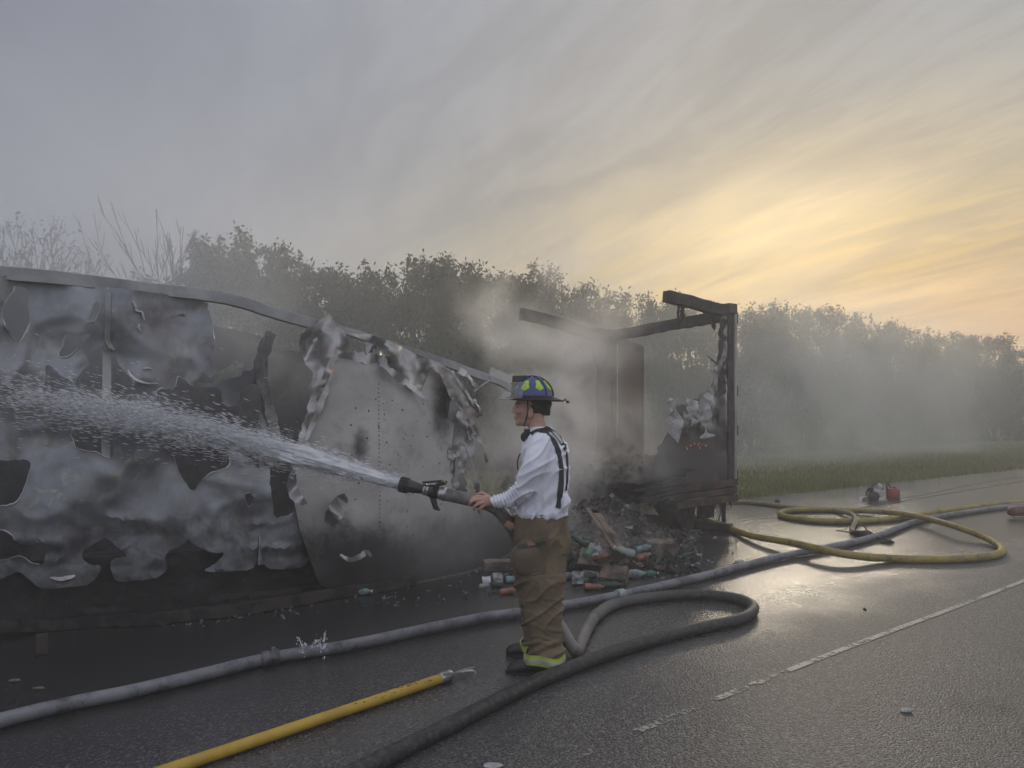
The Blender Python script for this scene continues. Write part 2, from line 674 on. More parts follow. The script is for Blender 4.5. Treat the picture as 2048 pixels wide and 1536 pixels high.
def asphalt_mat():
    m = bpy.data.materials.new('asphalt')
    m.use_nodes = True
    g = N(m.node_tree)
    b = g.n('ShaderNodeBsdfPrincipled')
    o = g.n('ShaderNodeOutputMaterial')
    g.put(o.inputs[0], b.outputs[0])
    pos = g.n('ShaderNodeNewGeometry').outputs['Position']
    grit = g.noise(pos, 75, 3, 0.7)
    grit2 = g.noise(pos, 26, 3, 0.6)
    vor = g.n('ShaderNodeTexVoronoi', feature='F1')
    g.put(vor.inputs['Vector'], pos)
    vor.inputs['Scale'].default_value = 90
    blot = g.noise(pos, 0.55, 5, 0.6, 0.3)
    wetn = g.noise(pos, 1.1, 5, 0.6, 0.4)
    # the soaked strip lies along the trailer: distance from its near wall
    dist = g.vm('DOT_PRODUCT', g.vm('SUBTRACT', pos, tuple(TR)), tuple(TN))
    along = g.vm('DOT_PRODUCT', g.vm('SUBTRACT', pos, tuple(TR)), tuple(TD))
    wet = g.sstep(g.m('ADD', dist, g.m('ADD', g.m('MULTIPLY', wetn, 2.2), g.m('MULTIPLY', along, .22))), 3.2, 0.6)
    film = g.m('MULTIPLY', g.sstep(g.noise(pos, .8, 4, .55, .6), .50, .60), g.sstep(dist, 4.0, 2.0))
    stone = g.mix(g.sstep(vor.outputs['Color'], .55, .95), (0.010, 0.010, 0.011), (0.23, 0.222, 0.212))
    stone = g.mix(g.sstep(grit, .42, .66), stone, (0.13, 0.124, 0.119))
    dry = g.mix(g.sstep(blot, .3, .7), stone, g.mix(.5, stone, (0.045, 0.043, 0.043)))
    wetc = g.mix(0.72, dry, (0.010, 0.010, 0.011))
    sp = G(1955, 1412)
    sd = g.vm('LENGTH', g.vm('MULTIPLY', g.vm('SUBTRACT', pos, (sp.x, sp.y, 0)), (1.0, 1.7, 1)))
    stain = g.sstep(g.m('ADD', sd, g.m('MULTIPLY', g.noise(pos, 5, 4, .6), .75)), .72, .42)
    dry = g.mix(g.m('MULTIPLY', stain, .6), dry, (0.012, 0.012, 0.013))
    g.put(b.inputs['Base Color'], g.mix(wet, dry, wetc))
    rg = g.m('ADD', g.sstep(g.m('ADD', dist, g.m('MULTIPLY', g.m('SUBTRACT', wetn, .5), 2.0)), 2.3, 3.6, 0.0, 0.38), 0.16)
    rg = g.m('ADD', rg, g.m('MULTIPLY', film, -0.08))
    rg = g.m('ADD', rg, g.m('MULTIPLY', g.m('SUBTRACT', grit2, .5), .18))
    g.put(b.inputs['Roughness'], g.m('MAXIMUM', rg, .1))
    g.put(b.inputs['Specular IOR Level'], g.sstep(dist, 2.4, 3.8, 1.0, 0.45))
    bn = g.n('ShaderNodeBump')
    g.put(bn.inputs['Strength'], g.m('ADD', g.m('MULTIPLY', g.sstep(dist, 3.6, 2.4), -0.30), 0.62))
    bn.inputs['Distance'].default_value = 0.007
    hgt = g.m('ADD', g.m('MULTIPLY', g.m('SUBTRACT', 1.0, vor.outputs['Distance']), 1.0), g.m('MULTIPLY', grit, .6))
    g.put(bn.inputs['Height'], hgt)
    g.put(b.inputs['Normal'], bn.outputs[0])
    return m


def paint_mat():
    m = bpy.data.materials.new('worn_road_paint')
    m.use_nodes = True
    g = N(m.node_tree)
    b = g.n('ShaderNodeBsdfPrincipled')
    tr = g.n('ShaderNodeBsdfTransparent')
    mx = g.n('ShaderNodeMixShader')
    o = g.n('ShaderNodeOutputMaterial')
    pos = g.n('ShaderNodeNewGeometry').outputs['Position']
    b.inputs['Base Color'].default_value = (0.36, 0.345, 0.28, 1)
    b.inputs['Roughness'].default_value = .6
    wear = g.m('ADD', g.noise(pos, 30, 4, .7), g.m('MULTIPLY', g.m('SUBTRACT', g.noise(pos, 3.0, 4), .5), .9))
    at = g.n('ShaderNodeAttribute', attribute_name='soot').outputs['Fac']
    g.put(mx.inputs[0], g.sstep(g.m('SUBTRACT', wear, g.m('MULTIPLY', at, .45)), .30, .52))
    g.put(mx.inputs[1], tr.outputs[0])
    g.put(mx.inputs[2], b.outputs[0])
    g.put(o.inputs[0], mx.outputs[0])
    return m


def clear_mat(name, col, alpha=0.35, rough=0.12):
    """thin clear plastic: a glossy film you look through"""
    m = bpy.data.materials.new(name)
    m.use_nodes = True
    g = N(m.node_tree)
    b = g.n('ShaderNodeBsdfPrincipled')
    b.inputs['Base Color'].default_value = (*col, 1)
    b.inputs['Roughness'].default_value = rough
    b.inputs['Alpha'].default_value = alpha
    o = g.n('ShaderNodeOutputMaterial')
    g.put(o.inputs[0], b.outputs[0])
    return m


M = {}
M['asphalt'] = asphalt_mat()
M['paint'] = paint_mat()
M['soil_grass'] = pbr('meadow', (0.12, 0.13, 0.042), (0.17, 0.17, 0.07), 0.8, 0.9, bump=.6, bscale=9)
M['drygrass'] = pbr('dry_grass_strip', (0.16, 0.15, 0.10), (0.24, 0.22, 0.16), 2, 0.9, bump=.4, bscale=12)
M['tar'] = pbr('tar_seam', (0.012, 0.012, 0.013), (0.03, .03, .03), 5, 0.35)
M['grass'] = leaf_mat('grass_blades', (0.13, 0.135, 0.045), (0.25, 0.24, 0.10), .3)
M['leaf1'] = leaf_mat('leaf_dark', (0.018, 0.033, 0.017), (0.038, 0.056, 0.028), .25)
M['leaf2'] = leaf_mat('leaf_mid', (0.024, 0.040, 0.020), (0.050, 0.070, 0.034), .3)
M['bark'] = pbr('bark', (0.035, 0.030, 0.026), (0.07, 0.062, 0.055), 12, .9, bump=.6, bscale=30, stretch=(1, 1, .2))
M['skin_al'] = burnt_metal('scorched_aluminium_skin', (0.255, 0.26, 0.28), (0.175, 0.18, 0.197), (0.035, 0.034, 0.035), .45, .38, (0.42, 0.38, 0.28))
M['plate'] = burnt_metal('scorched_white_plate', (0.37, 0.355, 0.335), (0.31, 0.298, 0.282), (0.026, 0.024, 0.024), .2, .5, (0.24, .21, .185), blot=0.4)
M['flap'] = burnt_metal('torn_bare_aluminium', (0.46, 0.45, 0.44), (0.27, 0.265, 0.265), (0.05, 0.045, 0.042), .65, .36, (0.33, .22, .17))
M['charwall'] = burnt_metal('charred_inner_wall', (0.10, 0.10, 0.105), (0.05, 0.05, 0.052), (0.018, 0.017, 0.017), .1, .7)
M['rail'] = burnt_metal('heat_bent_rail', (0.34, 0.34, 0.34), (0.22, 0.22, 0.225), (0.05, 0.048, 0.048), .45, .5)
M['char'] = pbr('char', (0.010, 0.010, 0.010), (0.035, 0.032, 0.030), 9, .85, bump=.7, bscale=30)
M['charsteel'] = pbr('burnt_steel', (0.018, 0.017, 0.017), (0.06, 0.048, 0.042), 6, .6, .3, bump=.4, bscale=40)
M['rust'] = pbr('fire_rusted_steel', (0.030, 0.022, 0.020), (0.085, 0.050, 0.040), 5, .75, .2, bump=.4, bscale=30)


def ember_mat():
    m = bpy.data.materials.new('glowing_ember')
    m.use_nodes = True
    g = N(m.node_tree)
    e = g.n('ShaderNodeEmission')
    e.inputs[0].default_value = (1.0, 0.22, 0.08, 1)
    e.inputs[1].default_value = 0.9
    o = g.n('ShaderNodeOutputMaterial')
    g.put(o.inputs[0], e.outputs[0])
    return m


M['ember'] = ember_mat()

# ------------------------------------------------------------------ ground, road, verge
HALF = 150


def flat(name, pts, m, z, label=None, kind='structure'):
    mb = MB()
    mb.add([Vector((p[0], p[1], z)) for p in pts], [tuple(range(len(pts)))])
    o = part(name, mb, m, None, smooth=False)
    return tag(o, kind=kind)


flat('field', [(-HALF, -HALF), (HALF, -HALF), (HALF, HALF), (-HALF, HALF)], M['soil_grass'], -0.06)
E1, E2 = G(1440, 1003), G(2048, 937)
ED = (E2 - E1).normalized()
EN = Vector((ED.y, -ED.x, 0))


def road_pt(s, w):     # s along the edge from E1, w metres in from the grass edge
    return E1 + ED * s + EN * w


# road slab with a slightly eaten edge
mb = MB()
S = [i * 0.5 for i in range(-190, 231)]
top = [road_pt(s, 0.10 * fbm(s * .9, 1.0) + .03) for s in S]
vs = top + [road_pt(s, 26) for s in S] + [p - Vector((0, 0, .12)) for p in top]
n = len(S)
fs = [(i, n + i, n + i + 1, i + 1) for i in range(n - 1)] + [(i, i + 1, 2 * n + i + 1, 2 * n + i) for i in range(n - 1)]
mb.add(vs, fs)
tag(part('road', mb, M['asphalt'], smooth=False), kind='structure')


def ground_strip(name, pix, w, m, z, wob=0.3, seed=1, fade=None, sub=8):
    path = catmull([G(u, v) for u, v in pix], sub)
    mb = MB()
    vs, fs, at = [], [], []
    k = len(path)
    for i, p in enumerate(path):
        t = (path[min(i + 1, k - 1)] - path[max(i - 1, 0)]).normalized()
        s = Vector((t.y, -t.x, 0))
        a = w / 2 * (1 + wob * mnoise.noise(Vector((i * .9, seed, 0))))
        b = w / 2 * (1 + wob * mnoise.noise(Vector((i * .9, seed, 5))))
        vs += [Vector((p.x - s.x * a, p.y - s.y * a, z)), Vector((p.x + s.x * b, p.y + s.y * b, z))]
        f = fade(i / (k - 1)) if fade else 0
        at += [f, f]
    fs = [(2 * i, 2 * i + 1, 2 * i + 3, 2 * i + 2) for i in range(k - 1)]
    mb.add(vs, fs)
    mb.attr = at
    return tag(part(name, mb, m, smooth=False), kind='structure')


ground_strip('road_line', [(1130, 1524), (1300, 1453), (1420, 1404), (1520, 1364), (1650, 1313), (1800, 1256), (1900, 1219), (2048, 1162), (2150, 1122)],
             .048, M['paint'], .004, .12, fade=lambda t: .52 * (1 - min(1, t / .55)) ** 1.1)
ground_strip('tar_seam', [(1480, 1040), (1600, 1030), (1700, 1018), (1800, 1003), (1900, 986), (2048, 962), (2200, 938)], .05, M['tar'], .004, .9, 3)
ground_strip('tar_seam', [(1760, 1004), (1850, 989), (1950, 968), (2048, 952), (2200, 925)], .04, M['tar'], .004, .9, 4)
# pale mown strip at the foot of the trees
FB1, FB2 = G(1475, 917), G(2048, 883)
FD = (FB2 - FB1).normalized()
FN = Vector((-FD.y, FD.x, 0))
mb = MB()
a = [FB1 + FD * s + FN * (0.15 * fbm(s * .3, 2)) for s in range(-40, 90, 2)]
b = [FB1 + FD * s + FN * (1.1 + 0.3 * fbm(s * .3, 7)) for s in range(-40, 90, 2)]
mb.add([Vector((p.x, p.y, -.04)) for p in a + b], [(i, i + 1, len(a) + i + 1, len(a) + i) for i in range(len(a) - 1)])
tag(part('path', mb, M['drygrass'], smooth=False), kind='structure')

#@@GRASS
def raw_mesh(name, verts, nper, m, faces_per):
    """many equal little polygons: verts (k*nper,3)"""
    k = len(verts) // nper
    me = bpy.data.meshes.new(name)
    fp = np.array(faces_per)
    nf, fl = fp.shape
    idx = (fp[None] + (np.arange(k) * nper)[:, None, None]).reshape(-1)
    me.vertices.add(len(verts))
    me.vertices.foreach_set('co', np.asarray(verts, dtype=np.float32).ravel())
    me.loops.add(len(idx))
    me.loops.foreach_set('vertex_index', idx.astype(np.int32))
    me.polygons.add(k * nf)
    me.polygons.foreach_set('loop_start', (np.arange(k * nf) * fl).astype(np.int32))
    me.update()
    me.validate()
    if m:
        me.materials.append(m)
    return me


def grass():
    out = []
    # along the verge, thick and tall by the kerbless edge, thinner and mown behind
    N1 = 90000
    s = rng.uniform(-26, 45, N1)
    w = -np.abs(rng.gamma(1.1, 3.2, N1))
    ok = w > -13
    s, w = s[ok], w[ok]
    base = np.array(E1)[None] + np.array(ED)[None] * s[:, None] + np.array(EN)[None] * (w - .02)[:, None]
    tall = np.exp(w / 1.6)
    cl = np.array([mnoise.noise(Vector((a * .8, b * .8, 0))) for a, b in zip(s, w)])
    h = (0.05 + .06 * rng.random(len(s))) + tall * np.clip(.08 + .20 * cl, .02, .34) * rng.uniform(.4, 1.2, len(s))
    wd = rng.uniform(.006, .014, len(s)) + .0007 * np.abs(w)
    a = rng.uniform(0, 6.28, len(s))
    lean = rng.uniform(.1, .55, len(s)) * h
    la = rng.uniform(0, 6.28, len(s))
    z0 = np.full(len(s), -.06)
    dx, dy = np.cos(a) * wd, np.sin(a) * wd
    v = np.empty((len(s), 5, 3))
    for i, (sx, t) in enumerate(((-1, 0), (1, 0), (.8, .55), (-.8, .55), (0, 1))):
        v[:, i, 0] = base[:, 0] + dx * sx + np.cos(la) * lean * t * t
        v[:, i, 1] = base[:, 1] + dy * sx + np.sin(la) * lean * t * t
        v[:, i, 2] = z0 + h * t
    me = bpy.data.meshes.new('grass')
    k = len(s)
    idx = (np.array([0, 1, 2, 3, 3, 2, 4])[None] + np.arange(k)[:, None] * 5).ravel()
    ls = (np.array([0, 4])[None] + np.arange(k)[:, None] * 7).ravel()
    me.vertices.add(k * 5)
    me.vertices.foreach_set('co', v.astype(np.float32).ravel())
    me.loops.add(len(idx))
    me.loops.foreach_set('vertex_index', idx.astype(np.int32))
    me.polygons.add(len(ls))
    me.polygons.foreach_set('loop_start', ls.astype(np.int32))
    me.update()
    me.validate()
    me.materials.append(M['grass'])
    o = bpy.data.objects.new('grass', me)
    C.objects.link(o)
    tag(o, 'rough green verge grass growing beside the road', 'grass', kind='stuff')


grass()

#@@TREES
def crown_mesh(seed, h, w, nleaf, leaf, low=.12):
    r = np.random.default_rng(seed)
    # several upright leaders, each a rising column of clumps
    cl = []
    nl = 6 + seed % 3
    lead = [(0, 0, h * r.uniform(.93, .98))] + [(*(r.normal(0, w * .30, 2)), h * r.uniform(.75, 1.0)) for _ in range(nl)]
    ph = r.uniform(0, 6.28, 3)
    for k in range(85):
        q = low + (1 - low) * r.random() ** .9
        a = r.uniform(0, 6.28)
        prof = math.sin(math.pi * min(1, .12 + .80 * q ** .95)) ** .55
        lobe = 1 + .22 * math.sin(2 * a + ph[0] + 5 * q) + .16 * math.sin(3 * a + ph[1] - 8 * q)
        rr = w * .5 * prof * lobe * math.sqrt(r.uniform(.05, 1))
        cl.append((math.cos(a) * rr, math.sin(a) * rr, h * q * .97, r.uniform(.13, .34) * (1.1 - .25 * q)))
    for x, y, t in lead:
        for k in range(4):
            q = 1 - .05 * k
            cl.append((x * .8 + r.normal(0, .07), y * .8 + r.normal(0, .07), t * q, r.uniform(.07, .13) + .05 * k))
    cl = np.array(cl)
    wts = cl[:, 3] ** 2
    pick = r.choice(len(cl), nleaf, p=wts / wts.sum())
    c = cl[pick]
    p = c[:, :3] + r.normal(0, 1, (nleaf, 3)) * (c[:, 3] * np.array([[1.0], [1.0], [1.15]])).T * .62
    p[:, 2] = np.maximum(p[:, 2], .08)
    L = leaf * r.uniform(.6, 1.25, nleaf)
    W = L * r.uniform(.32, .5, nleaf)
    d = r.normal(0, 1, (nleaf, 3)) + np.array([0, 0, -.25])
    d /= np.linalg.norm(d, axis=1)[:, None]
    e = np.cross(d, r.normal(0, 1, (nleaf, 3)))
    e /= np.linalg.norm(e, axis=1)[:, None] + 1e-9
    v = np.empty((nleaf, 4, 3))
    v[:, 0] = p - d * L[:, None] / 2
    v[:, 1] = p + e * W[:, None] / 2
    v[:, 2] = p + d * L[:, None] / 2
    v[:, 3] = p - e * W[:, None] / 2
    return raw_mesh('crown', v.reshape(-1, 3), 4, M['leaf1'] if seed % 2 else M['leaf2'], [(0, 1, 2, 3)]), lead


def mesh_only(name, mb, m):
    me = bpy.data.meshes.new(name)
    me.from_pydata([tuple(v) for v in mb.v], [], mb.f)
    me.update()
    me.shade_smooth()
    me.materials.append(m)
    return me


def trunk_mesh(lead, h, seed):
    r = random.Random(seed)
    mb = MB()
    mb.tube([(0, 0, -.1), (.03, .02, h * .12), (0, .03, h * .3), (lead[0][0] + .03, lead[0][1], h * .6), (lead[0][0], lead[0][1], h * .93)],
            [.10, .085, .065, .035, .006], 8)
    for x, y, t in lead[1:]:
        z0 = h * r.uniform(.05, .25)
        mb.tube([(0, 0, z0), (x * .45, y * .45, z0 + (t - z0) * .35), (x * .85, y * .85, z0 + (t - z0) * .7), (x * .75, y * .75, t * .97)],
                [.05, .04, .025, .005], 6)
        for _ in range(5):
            q = r.uniform(.3, .85)
            b = Vector((x * .7 * q, y * .7 * q, t * q))
            mb.tube([b, b + Vector((r.gauss(0, .25), r.gauss(0, .25), .2)), b + Vector((r.gauss(0, .4), r.gauss(0, .4), .45))], [.014, .01, .004], 4)
    return mesh_only('trunk', mb, M['bark'])


VAR = []
for i, (h, w, nl) in enumerate(((6.0, 2.9, 12500), (5.6, 2.7, 9500), (5.2, 2.9, 9500), (6.2, 2.5, 9500), (4.9, 2.8, 9000), (5.4, 2.4, 8500))):
    cm, lead = crown_mesh(11 + i * 3, h, w, nl, .15)
    zz = np.empty(len(cm.vertices) * 3)
    cm.vertices.foreach_get('co', zz)
    VAR.append((cm, trunk_mesh(lead, h, i), float(np.percentile(zz[2::3], 99.7))))
SHRUB = []
for i in range(3):
    cm, lead = crown_mesh(60 + i * 5, 2.4, 2.9, 5000, .15, low=.03)
    SHRUB.append((cm, trunk_mesh(lead, 2.4, 40 + i), 2.4))


def plant(name, var, loc, sc, rz, label, cat, group):
    cm, tm, h = var
    o = thing(name, label, cat, loc, group)
    o.rotation_euler = (0, 0, rz)
    o.scale = (sc[0], sc[0], sc[1])
    for nm, me in (('trunk', tm), ('crown', cm)):
        c = bpy.data.objects.new(nm, me)
        c.parent = o
        C.objects.link(c)
    return o


def tree_at(u, back, vtop, wscale, var, label, group='leafy trees in the row behind the field', name='leafy_tree'):
    """in the row: the sight line u meets the row `back` metres behind the pale strip; top reaches vtop"""
    a = (u - U0) / F
    p0 = FB1 + FN * (1.2 + back)
    y = (FN.dot(p0)) / (FN.x * a + FN.y)
    h = CAMH + (V0 - vtop) / F * y + .06
    return plant(name, var, (a * y, y, -.06), (wscale, h / var[2]), random.uniform(0, 6.28), label, 'tree', group)


TREES = [
    (345, 1.4, 560, .75, 4, 'low leafy tree growing at the foot of the bare tree'),
    (425, 1.2, 520, .85, 1, 'leafy tree just right of the bare tree, left shoulder of the first tall clump'),
    (478, 1.8, 472, 1.0, 0, 'tallest leafy tree on the left, right of the bare tree above the bent roof rail'),
    (540, 1.2, 492, .85, 3, 'leafy tree with a pointed top, right beside the tallest one on the left'),
    (612, 1.6, 528, 1.0, 2, 'leafy tree above the point where the roof rail bends down'),
    (668, 2.2, 548, .8, 4, 'lower leafy tree right of the bend in the roof rail, behind the torn flap'),
    (722, 1.4, 545, .9, 5, 'leafy tree above the peak of the torn flap and arched plate'),
    (780, 2.3, 555, .8, 4, 'shorter leafy tree filling the dip above the arched plate'),
    (835, 1.5, 520, .95, 0, 'broad leafy tree above the right shoulder of the arched plate'),
    (905, 1.7, 520, .9, 3, 'tall narrow leafy tree left of the firefighter, above the end of the roof rail'),
    (955, 2.2, 545, .8, 1, 'leafy tree directly above the firefighter\'s helmet visor'),
    (1020, 1.6, 548, .9, 2, 'smoke veiled leafy tree above the firefighter, left of the burnt beam\'s broken tip'),
    (1085, 1.8, 537, .95, 0, 'smoke veiled leafy tree behind the broken tip of the far roof beam'),
    (1150, 2.0, 570, .9, 5, 'smoke veiled leafy tree behind the middle of the far roof beam'),
    (1215, 1.6, 590, .9, 1, 'leafy tree behind the open rear door of the trailer, left of the header beam'),
    (1285, 1.8, 590, .9, 4, 'leafy tree seen above the header beam, left of the roof rail stub'),
    (1345, 1.7, 600, .9, 2, 'leafy tree behind the broken end of the roof rail stub'),
    (1410, 2.0, 612, .9, 3, 'leafy tree framed by the burnt rear frame just left of its corner post'),
    (1500, 1.7, 615, 1.0, 1, 'first leafy tree right of the trailer\'s rear post'),
    (1560, 1.6, 612, .95, 0, 'second leafy tree right of the rear post'),
    (1640, 1.8, 614, 1.15, 2, 'broad rounded leafy tree, third right of the rear post'),
    (1712, 2.0, 628, 1.0, 4, 'leafy tree on the falling right shoulder of the broad rounded tree'),
    (1765, 1.6, 645, .9, 5, 'thin topped leafy tree above the saw lying on the road'),
    (1818, 1.8, 656, .9, 3, 'small pointed leafy tree right of the saw, standing out against the orange sky'),
    (1868, 1.7, 672, .9, 1, 'leafy tree in the dip left of the last bushy clump'),
    (1915, 2.0, 668, 1.0, 0, 'dense bushy tree left of the rounded last clump near the right edge'),
    (1975, 1.7, 672, 1.0, 2, 'rounded leafy tree second from the right edge of the picture'),
    (2035, 1.9, 700, .95, 4, 'rightmost leafy tree, cut by the edge of the picture'),
]
for (u, bk, vt, ws, vi, lb) in TREES:
    tree_at(u, bk, vt, ws, VAR[vi], lb)
for i, u in enumerate((130, 215, 300, 395, 455, 520, 575, 640, 700, 760, 820, 880, 940, 990, 1050, 1110, 1170, 1230, 1300, 1370, 1440, 1500, 1560, 1620, 1680, 1730,
                       1790, 1840, 1890, 1940, 1990, 2040)):
    a = (u - U0) / F
    p0 = FB1 + FN * (1.3 + .5 * (i % 2))
    y = (FN.dot(p0)) / (FN.x * a + FN.y)
    plant('shrub', SHRUB[i % 3], (a * y, y, -.06), (random.uniform(.85, 1.1), random.uniform(1.15, 1.65)), random.uniform(0, 6.28),
          'dark leafy shrub filling the gap under the tree row', 'shrub', 'shrubs under the tree row')


def bare_tree(u, vtop, back, spread, label, seed, nmain, fine=True, leaves=0, fork=.6):
    r = random.Random(seed)
    a = (u - U0) / F
    p0 = FB1 + FN * (1.2 + back)
    y = (FN.dot(p0)) / (FN.x * a + FN.y)
    h = CAMH + (V0 - vtop) / F * y
    mb, tw = MB(), MB()
    tips = []

    def limb(p, d, L, rad, lev, mbx):
        pts, rs = [p], [rad]
        for k in range(5):
            d = (d + Vector((r.gauss(0, .05), r.gauss(0, .05), .012))).normalized()
            pts.append(pts[-1] + d * L / 5)
            rs.append(max(.008, rad * (1 - (k + 1) / 5.6)))
        mbx.tube(pts, rs, 5 if lev else 7)
        tips.append(pts[-1])
        if lev < 3:
            for _ in range((4, 2, 0)[lev]):
                k = r.randint(1, 4)
                q = Vector((r.gauss(0, 1), r.gauss(0, 1), .6)).normalized()
                limb(pts[k], (d * 1.3 + q * .6).normalized(), L * r.uniform(.3, .48), rs[k] * .6, lev + 1, tw)
    o = thing('bare_tree', label, 'tree', (a * y, y, -.06), 'bare trees behind the trailer')
    hb = h * fork
    mb.tube([(0, 0, -.1), (0.03, 0, hb * .4), (-.02, .02, hb * .8), (0, 0, hb)], [.10, .085, .07, .05], 9)
    for k in range(nmain):
        q = 6.28 * k / nmain + r.uniform(-.3, .3)
        t = spread * math.sqrt((k + .5) / nmain)
        z0 = hb * r.uniform(.72, 1.0)
        limb(Vector((0, 0, z0)), Vector((math.cos(q * 2.4) * t, math.sin(q * 2.4) * t, 1)).normalized(), (h - z0) * r.uniform(.7, .98), .020, 0, mb)
    for nm, b, mm in (('trunk', mb, M['bark']), ('twigs', tw, M['bark'])):
        c = bpy.data.objects.new(nm, mesh_only(nm, b, mm))
        c.parent = o
        C.objects.link(c)
        if nm == 'twigs':
            c['kind'] = 'stuff'
    if leaves:
        rr = np.random.default_rng(seed)
        t = np.array([tips[i] for i in rr.integers(0, len(tips), leaves)])
        p = t + rr.normal(0, .1, (leaves, 3))
        d = rr.normal(0, .028, (leaves, 3))
        e = rr.normal(0, .014, (leaves, 3))
        v = np.stack([p - d, p + e, p + d, p - e], 1)
        c = bpy.data.objects.new('crown', raw_mesh('crown', v.reshape(-1, 3), 4, M['leaf1'], [(0, 1, 2, 3)]))
        c.parent = o
        C.objects.link(c)


bare_tree(338, 430, 2.0, .85, 'bare fan shaped tree with leafless upright branches behind the roof rail', 5, 15)
bare_tree(115, 480, 2.0, .5, 'thin twiggy tree fading into the smoke, left of the bare fan shaped tree', 8, 9, True, 400)
bare_tree(50, 470, 1.6, .45, 'thin smoke veiled tree second from the left edge of the picture', 14, 8, True, 400)
bare_tree(2, 480, 2.2, .45, 'thin smoke veiled tree at the left edge of the picture', 23, 4, True, 400)

# ------------------------------------------------------------------ burnt trailer
trailer = thing('burnt_trailer', 'burnt out box trailer with melted aluminium walls, sagging in the middle and smoking', 'trailer', TR - TD * 4 - TN * 1.2)


def tpart(name, mb, m, parent=None, **k):
    return part(name, mb, m, parent or trailer, **k)


def wall_place(u, v):
    """near wall skin: buckled between its posts, leaning out towards the foot"""
    bay = ((u - 215) / 155.0)
    bulge = .05 * math.sin(bay * math.pi) ** 2
    off = bulge + .17 * fbm(u / 170, v / 150, 1.0, 1) + .022 * fbm(u / 75, v / 60, 4.0, 1)
    low = max(0.0, (v - 930) / 230.0)
    off += .16 * low + .05 * low * math.sin((v * .8 + u * .22) / 19 + 2.5 * fbm(u / 90, v / 90, 7, 1)) * (.4 + fbm(u / 80, v / 80, 8, 1))
    off += (.012 + .035 * min(1, low)) * (ridge(u / 120 + v / 160, v / 60 - u / 220, 2.0) - .3) + .012 * (ridge(u / 55, v / 95, 6.0) - .3)
    if v < 930:
        off += .03 * (ridge((u + v * .4) / 110, (v - u * .3) / 150, 11.0) - .3)
    p = T(u, v, off)
    p.z = max(p.z, .02 + .03 * fbm(u / 20, v / 20))
    return p


def soot_dark_left(u, v):
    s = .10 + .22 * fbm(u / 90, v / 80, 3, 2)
    s += .46 * max(0.0, min(1.0, (v - 900) / 150))  # wall colour darkens steadily towards its foot
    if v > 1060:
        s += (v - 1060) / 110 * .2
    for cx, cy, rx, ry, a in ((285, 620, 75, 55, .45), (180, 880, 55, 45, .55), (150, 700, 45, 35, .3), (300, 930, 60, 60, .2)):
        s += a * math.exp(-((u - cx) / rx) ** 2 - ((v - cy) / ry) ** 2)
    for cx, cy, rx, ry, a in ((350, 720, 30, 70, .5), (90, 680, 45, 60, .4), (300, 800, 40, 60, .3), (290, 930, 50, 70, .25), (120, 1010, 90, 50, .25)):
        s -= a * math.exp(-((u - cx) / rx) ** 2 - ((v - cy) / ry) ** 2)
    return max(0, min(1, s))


def soft(poly, sub=3):
    return [(p.x, p.y) for p in catmull([(a, b, 0) for a, b in poly], sub, True)]


OUT = [(-420, 512), (-200, 532), (-70, 545), (0, 551), (100, 562), (215, 574), (330, 588), (405, 603), (416, 617), (424, 640), (428, 672), (427, 702), (422, 716), (433, 738), (430, 750),
       (418, 755), (408, 742), (403, 752), (392, 764), (440, 766), (453, 757), (478, 752), (488, 742), (505, 738), (520, 720), (515, 700), (522, 682), (540, 660),
       (548, 662), (541, 690), (533, 720), (534, 760), (545, 800), (548, 850), (541, 900), (540, 960), (545, 1000), (553, 1036), (609, 1016), (632, 1024), (650, 1026),
       (663, 1004), (685, 986), (697, 1001), (686, 1034), (659, 1057), (646, 1038), (641, 1044), (629, 1064), (616, 1092), (622, 1115), (596, 1136), (540, 1137),
       (526, 1118), (519, 1062), (514, 1100), (506, 1136), (462, 1143), (410, 1142), (429, 1128), (448, 1107), (427, 1106), (394, 1092), (377, 1080), (364, 1090),
       (331, 1109), (334, 1136), (314, 1155), (265, 1163), (232, 1161), (221, 1136), (227, 1117), (252, 1114), (246, 1103), (232, 1092), (211, 1076), (189, 1087),
       (164, 1106), (175, 1128), (200, 1131), (197, 1150), (175, 1169), (137, 1174), (85, 1177), (60, 1160), (40, 1145), (20, 1150), (-20, 1168), (-70, 1172), (-150, 1178), (-240, 1194), (-330, 1204), (-420, 1216)]
